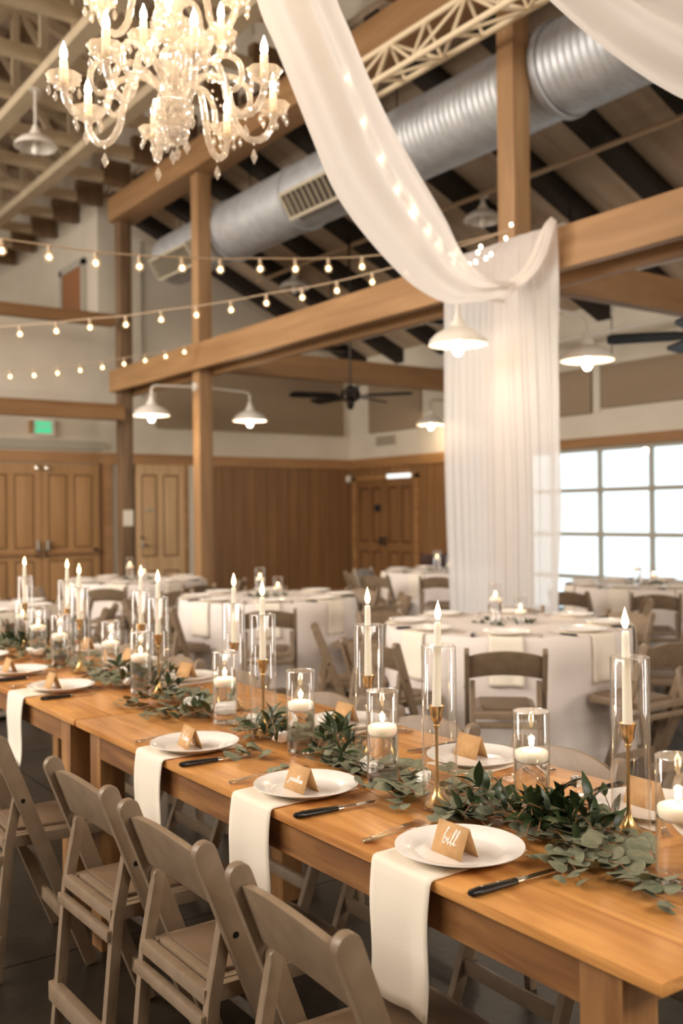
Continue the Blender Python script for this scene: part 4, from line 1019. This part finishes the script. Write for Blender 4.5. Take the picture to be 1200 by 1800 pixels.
# ================================================================== STRING LIGHTS
def light_string(label, pts, bulbs, ball=.030, sag=.05):
    t = thing('string_light', label, 'string light', tuple(pts[0]), 0, 'globe bulb string lights'); o0 = Vector(pts[0])
    P = catm(pts, 4); MB().tube([p - o0 for p in P], .0055, 6).build('cable', M['pipe'], t)
    me_s = MB().tube([(0, 0, .0), (0, 0, -.04)], .012, 10).mesh('socket', M['pipe'])
    pr = [(0, -.108), (.012, -.105), (.024, -.094), (ball, -.078), (.027, -.062), (.016, -.046), (.012, -.04), (0, -.04)]
    me_b = MB().lathe(pr, 16).mesh('bulb', M['bulbglass']); me_f = MB().lathe([(0, -.092), (.010, -.088), (.015, -.078), (.010, -.062), (0, -.055)], 10).mesh('filament', M['filament'])
    for b in bulbs:
        q = obj('bulb', me_b, t, Vector(b) - o0); s_ = obj('socket', me_s, q); f = obj('filament', me_f, q)
    return t
s1 = [[1.30, 6.30, 3.235], [1.581, 6.290, 3.225], [1.871, 6.272, 3.218], [2.162, 6.251, 3.215], [2.461, 6.221, 3.212], [2.752, 6.187, 3.222], [3.046, 6.146, 3.243], [3.316, 6.103, 3.260], [3.607, 6.053, 3.294], [3.871, 6.004, 3.318], [4.124, 5.954, 3.346], [4.388, 5.898, 3.384]]
s2 = [[2.705, 8.572, 3.135], [2.938, 8.327, 3.145], [3.15, 8.103, 3.162], [3.372, 7.867, 3.170], [3.587, 7.636, 3.197], [3.798, 7.409, 3.219], [4.002, 7.187, 3.246], [4.206, 6.965, 3.285], [4.41, 6.742, 3.314], [4.603, 6.528, 3.352], [4.796, 6.313, 3.404], [4.98, 6.11, 3.46]]
s3 = [[3.31, 11.78, 3.20], [3.582, 11.725, 3.211], [3.844, 11.664, 3.236], [4.103, 11.602, 3.275], [4.359, 11.539, 3.320], [4.613, 11.475, 3.366], [4.863, 11.41, 3.419], [5.11, 11.345, 3.472], [5.354, 11.279, 3.533], [5.579, 11.217, 3.600]]
light_string('uppermost string of globe bulbs crossing before the duct', [[.2, 6.33, 3.34], [.8, 6.32, 3.27]] + s1 + [[4.75, 5.80, 3.45], [5.15, 5.70, 3.55], [5.60, 5.60, 3.70]], s1)
light_string('middle string of globe bulbs crossing the loft timber', [[1.5, 9.8, 3.17], [2.2, 9.1, 3.135]] + s2 + [[5.25, 5.95, 3.56], [5.62, 5.64, 3.70]], s2)
light_string('lowest and farthest string of globe bulbs ending at the lamp post', [[2.2, 12.0, 3.24], [2.8, 11.88, 3.20]] + s3 + [[5.76, 11.18, 3.66]], s3)
fair = [[3.057, 4.24, 3.683], [3.203, 4.32, 3.514], [3.406, 4.43, 3.4], [3.603, 4.538, 3.299], [3.8, 4.646, 3.225], [4.013, 4.761, 3.188], [4.178, 4.851, 3.151], [4.401, 4.973, 3.146], [4.49, 5.022, 3.218], [4.478, 5.015, 3.135], [4.768, 5.173, 3.196], [4.89, 5.24, 3.246], [5.098, 5.354, 3.324], [4.96, 5.278, 3.346], [5.019, 5.31, 3.403], [5.233, 5.427, 3.405], [5.46, 5.50, 3.576], [5.54, 5.52, 3.697]]
t = thing('fairy_lights', 'string of tiny warm bulbs glowing through the white swag', 'string light', (3, 4.2, 3.7)); o0 = Vector((3, 4.2, 3.7)); tc = Vector((-.578, -.816, 0)) * .20
F = [Vector(p) + tc * (1 if i < 8 else .55 if i < 13 else .25) for i, p in enumerate(fair)]
MB().tube([p - o0 for p in F], .0022, 5).build('wire', M['pipe'], t)
me = MB().lathe([(0, -.015), (.009, -.010), (.012, 0), (.008, .012), (0, .015)], 10).mesh('bulb', M['fairy'])
for p in F: obj('bulb', me, t, p - o0)
for p in (F[4], F[10], F[15]): point('fairy_glow', p - o0, .7, (1, .7, .4), .02, t)

# ================================================================== CHANDELIER
ch = thing('crystal_chandelier', 'large crystal chandelier with lit candle bulbs hanging over the farm table', 'chandelier', (1.70, 3.50, 3.05))
cr = M['crystal']
# stem: stacked cut-glass shapes
def turned(name, pr, n=16, scal=None): MB().lathe(pr, n, (0, 0, 0), None, scal).build(name, cr, ch)
turned('bottom_bowl', [(0, -.075), (.03, -.073), (.062, -.05), (.078, -.015), (.080, .012), (.074, .016), (.066, -.012), (.03, -.05), (0, -.055)], 24, (.03, 12))
turned('bottom_ring', [(0, -.145), (.03, -.14), (.055, -.12), (.062, -.095), (.055, -.085), (.03, -.09), (0, -.08)], 24, (.06, 12))
turned('stem_knop', [(0, .01), (.03, .012), (.045, .04), (.05, .075), (.035, .11), (.022, .125), (.03, .15), (.045, .17), (.05, .20), (.035, .225), (.02, .24), (0, .24)], 16, (.06, 8))
turned('collar_bowl', [(0, .25), (.03, .25), (.06, .27), (.078, .305), (.082, .33), (.076, .333), (.06, .295), (.03, .27), (0, .265)], 24, (.04, 12))
turned('upper_stem', [(0, .27), (.02, .27), (.028, .34), (.024, .45), (.035, .50), (.055, .54), (.035, .58), (.02, .62), (.05, .72), (.02, .82), (0, .83)], 16, (.08, 8))
MB().lathe([(.024, .33), (.042, .34), (.046, .44), (.036, .47), (.024, .46)], 12, (0, 0, 0), None, (.12, 6)).build('glass_column', cr, ch)
MB().tube([(0, 0, .8), (0, 0, 3.2)], .006, 6).build('chain', M['steel'], ch)
me_bead = MB().lathe([(0, -.007), (.006, -.003), (.006, .003), (0, .007)], 6).mesh('crystal_bead', cr, smooth=.2)
me_drop = MB().lathe([(0, -.050), (.0085, -.036), (.009, -.028), (.004, -.012), (0, -.006)], 8).mesh('crystal_drop', cr, smooth=.2)
me_kite = MB().lathe([(0, -.078), (.014, -.052), (.015, -.046), (.004, -.020), (0, -.014)], 6).mesh('crystal_kite', cr, smooth=.2)
me_rod = MB().lathe([(0, -.085), (.005, -.08), (.006, -.05), (.003, -.02), (0, -.012)], 6).mesh('crystal_spear', cr, smooth=.2)
def hang(par, x, y, z, kind):
    obj('crystal_bead', me_bead, par, (x, y, z)); obj('crystal_drop' if kind is me_drop else 'crystal_kite' if kind is me_kite else 'crystal_spear', kind, par, (x, y, z - .004))
def arm(R_, zc, a, s_=1.0, lit=True, n6=6):
    """one arm, cup at radius R_, height zc (relative)"""
    r = R_; T = Matrix.Rotation(a, 4, 'Z')
    pts = [(.03, 0, zc + .03 * s_), (.2 * r, 0, zc + .085 * s_), (.36 * r, 0, zc + .125 * s_), (.50 * r, 0, zc + .105 * s_), (.57 * r, 0, zc + .03 * s_), (.62 * r, 0, zc - .05 * s_), (.74 * r, 0, zc - .105 * s_), (.88 * r, 0, zc - .10 * s_), (.98 * r, 0, zc - .05 * s_), (r, 0, zc)]
    P = [T @ p for p in catm(pts, 4)]
    rr = [.0135 * (.8 + .2 * s_) * (1 + .10 * (k % 2)) for k in range(len(P))]
    o = MB().tube(P, rr, 8).build('arm', cr, ch)
    cx_, cy_ = r * math.cos(a), r * math.sin(a)
    # curled side scroll
    sc_pts = [(.40 * r, 0, zc + .12 * s_), (.60 * r, 0, zc + .13 * s_), (.74 * r, 0, zc + .09 * s_), (.76 * r, 0, zc + .03 * s_), (.68 * r, 0, zc - .005), (.60 * r, 0, zc + .01)]
    if s_ > .9: MB().tube([T @ p for p in catm(sc_pts, 4)], .0115, 8).build('scroll', cr, o)
    cup = MB().lathe([(0, .0), (.018, .0), (.03, .002), (.052, .016), (.066, .042), (.062, .042), (.046, .020), (.02, .008), (0, .007)], 28, (cx_, cy_, zc), None, (.05, 9)).build('bobeche', cr, o)
    MB().lathe([(0, -.02), (.012, -.02), (.02, -.008), (.012, .0), (0, 0)], 12, (cx_, cy_, zc)).build('knop', cr, o)
    MB().lathe([(0, .012), (.0155, .012), (.0155, .098), (.012, .100), (0, .100)], 16, (cx_, cy_, zc)).build('candle_sleeve', M['wax'], o)
    b = MB().lathe([(0, .098), (.009, .10), (.0145, .118), (.0125, .138), (.006, .157), (.0015, .170), (0, .172)], 14, (cx_, cy_, zc)).build('flame_bulb', M['tipbulb'], o)
    point('bulb_light', (cx_, cy_, zc + .19), 2.1 if s_ > .9 else 1.0, (1, .72, .42), .02, ch)
    for k in range(n6):
        q = 2 * PI * k / n6 + a; hang(o, cx_ + .055 * math.cos(q), cy_ + .055 * math.sin(q), zc + .014, me_drop)
    p = T @ Vector((.80 * r, 0, zc - .125 * s_)); hang(o, p.x, p.y, p.z, me_kite)
    if s_ > .9:
        MB().tube([(p.x, p.y, p.z + .012), (p.x, p.y, p.z - .002)], .002, 4).build('hook', M['steel'], o)
for k in range(8): arm(.405, .025, math.radians(30 + 45 * k))
for k in range(5): arm(.27, .35, math.radians(17 + 72 * k), .8, True, 6)
for k in range(5): arm(.16, .66, math.radians(10 + 72 * k), .6, True, 4)
for k in range(8):
    a = 2 * PI * k / 8; hang(ch, .056 * math.cos(a), .056 * math.sin(a), -.105, me_kite if k % 2 else me_drop)
    hang(ch, .074 * math.cos(a + .3), .074 * math.sin(a + .3), .0, me_kite)
    hang(ch, .074 * math.cos(a + .3), .074 * math.sin(a + .3), .315, me_drop)
hang(ch, 0, 0, -.14, me_kite)
for k in range(10):
    a = 2 * PI * k / 10; P = [(.085 * math.cos(a) * (1 - u) + .30 * math.cos(a) * u, .085 * math.sin(a) * (1 - u) + .30 * math.sin(a) * u, .33 - .30 * u - .10 * math.sin(PI * u)) for u in [i / 12 for i in range(1, 12)]]
    if k % 2 == 0:
        for p in P: obj('chain_bead', me_bead, ch, p)
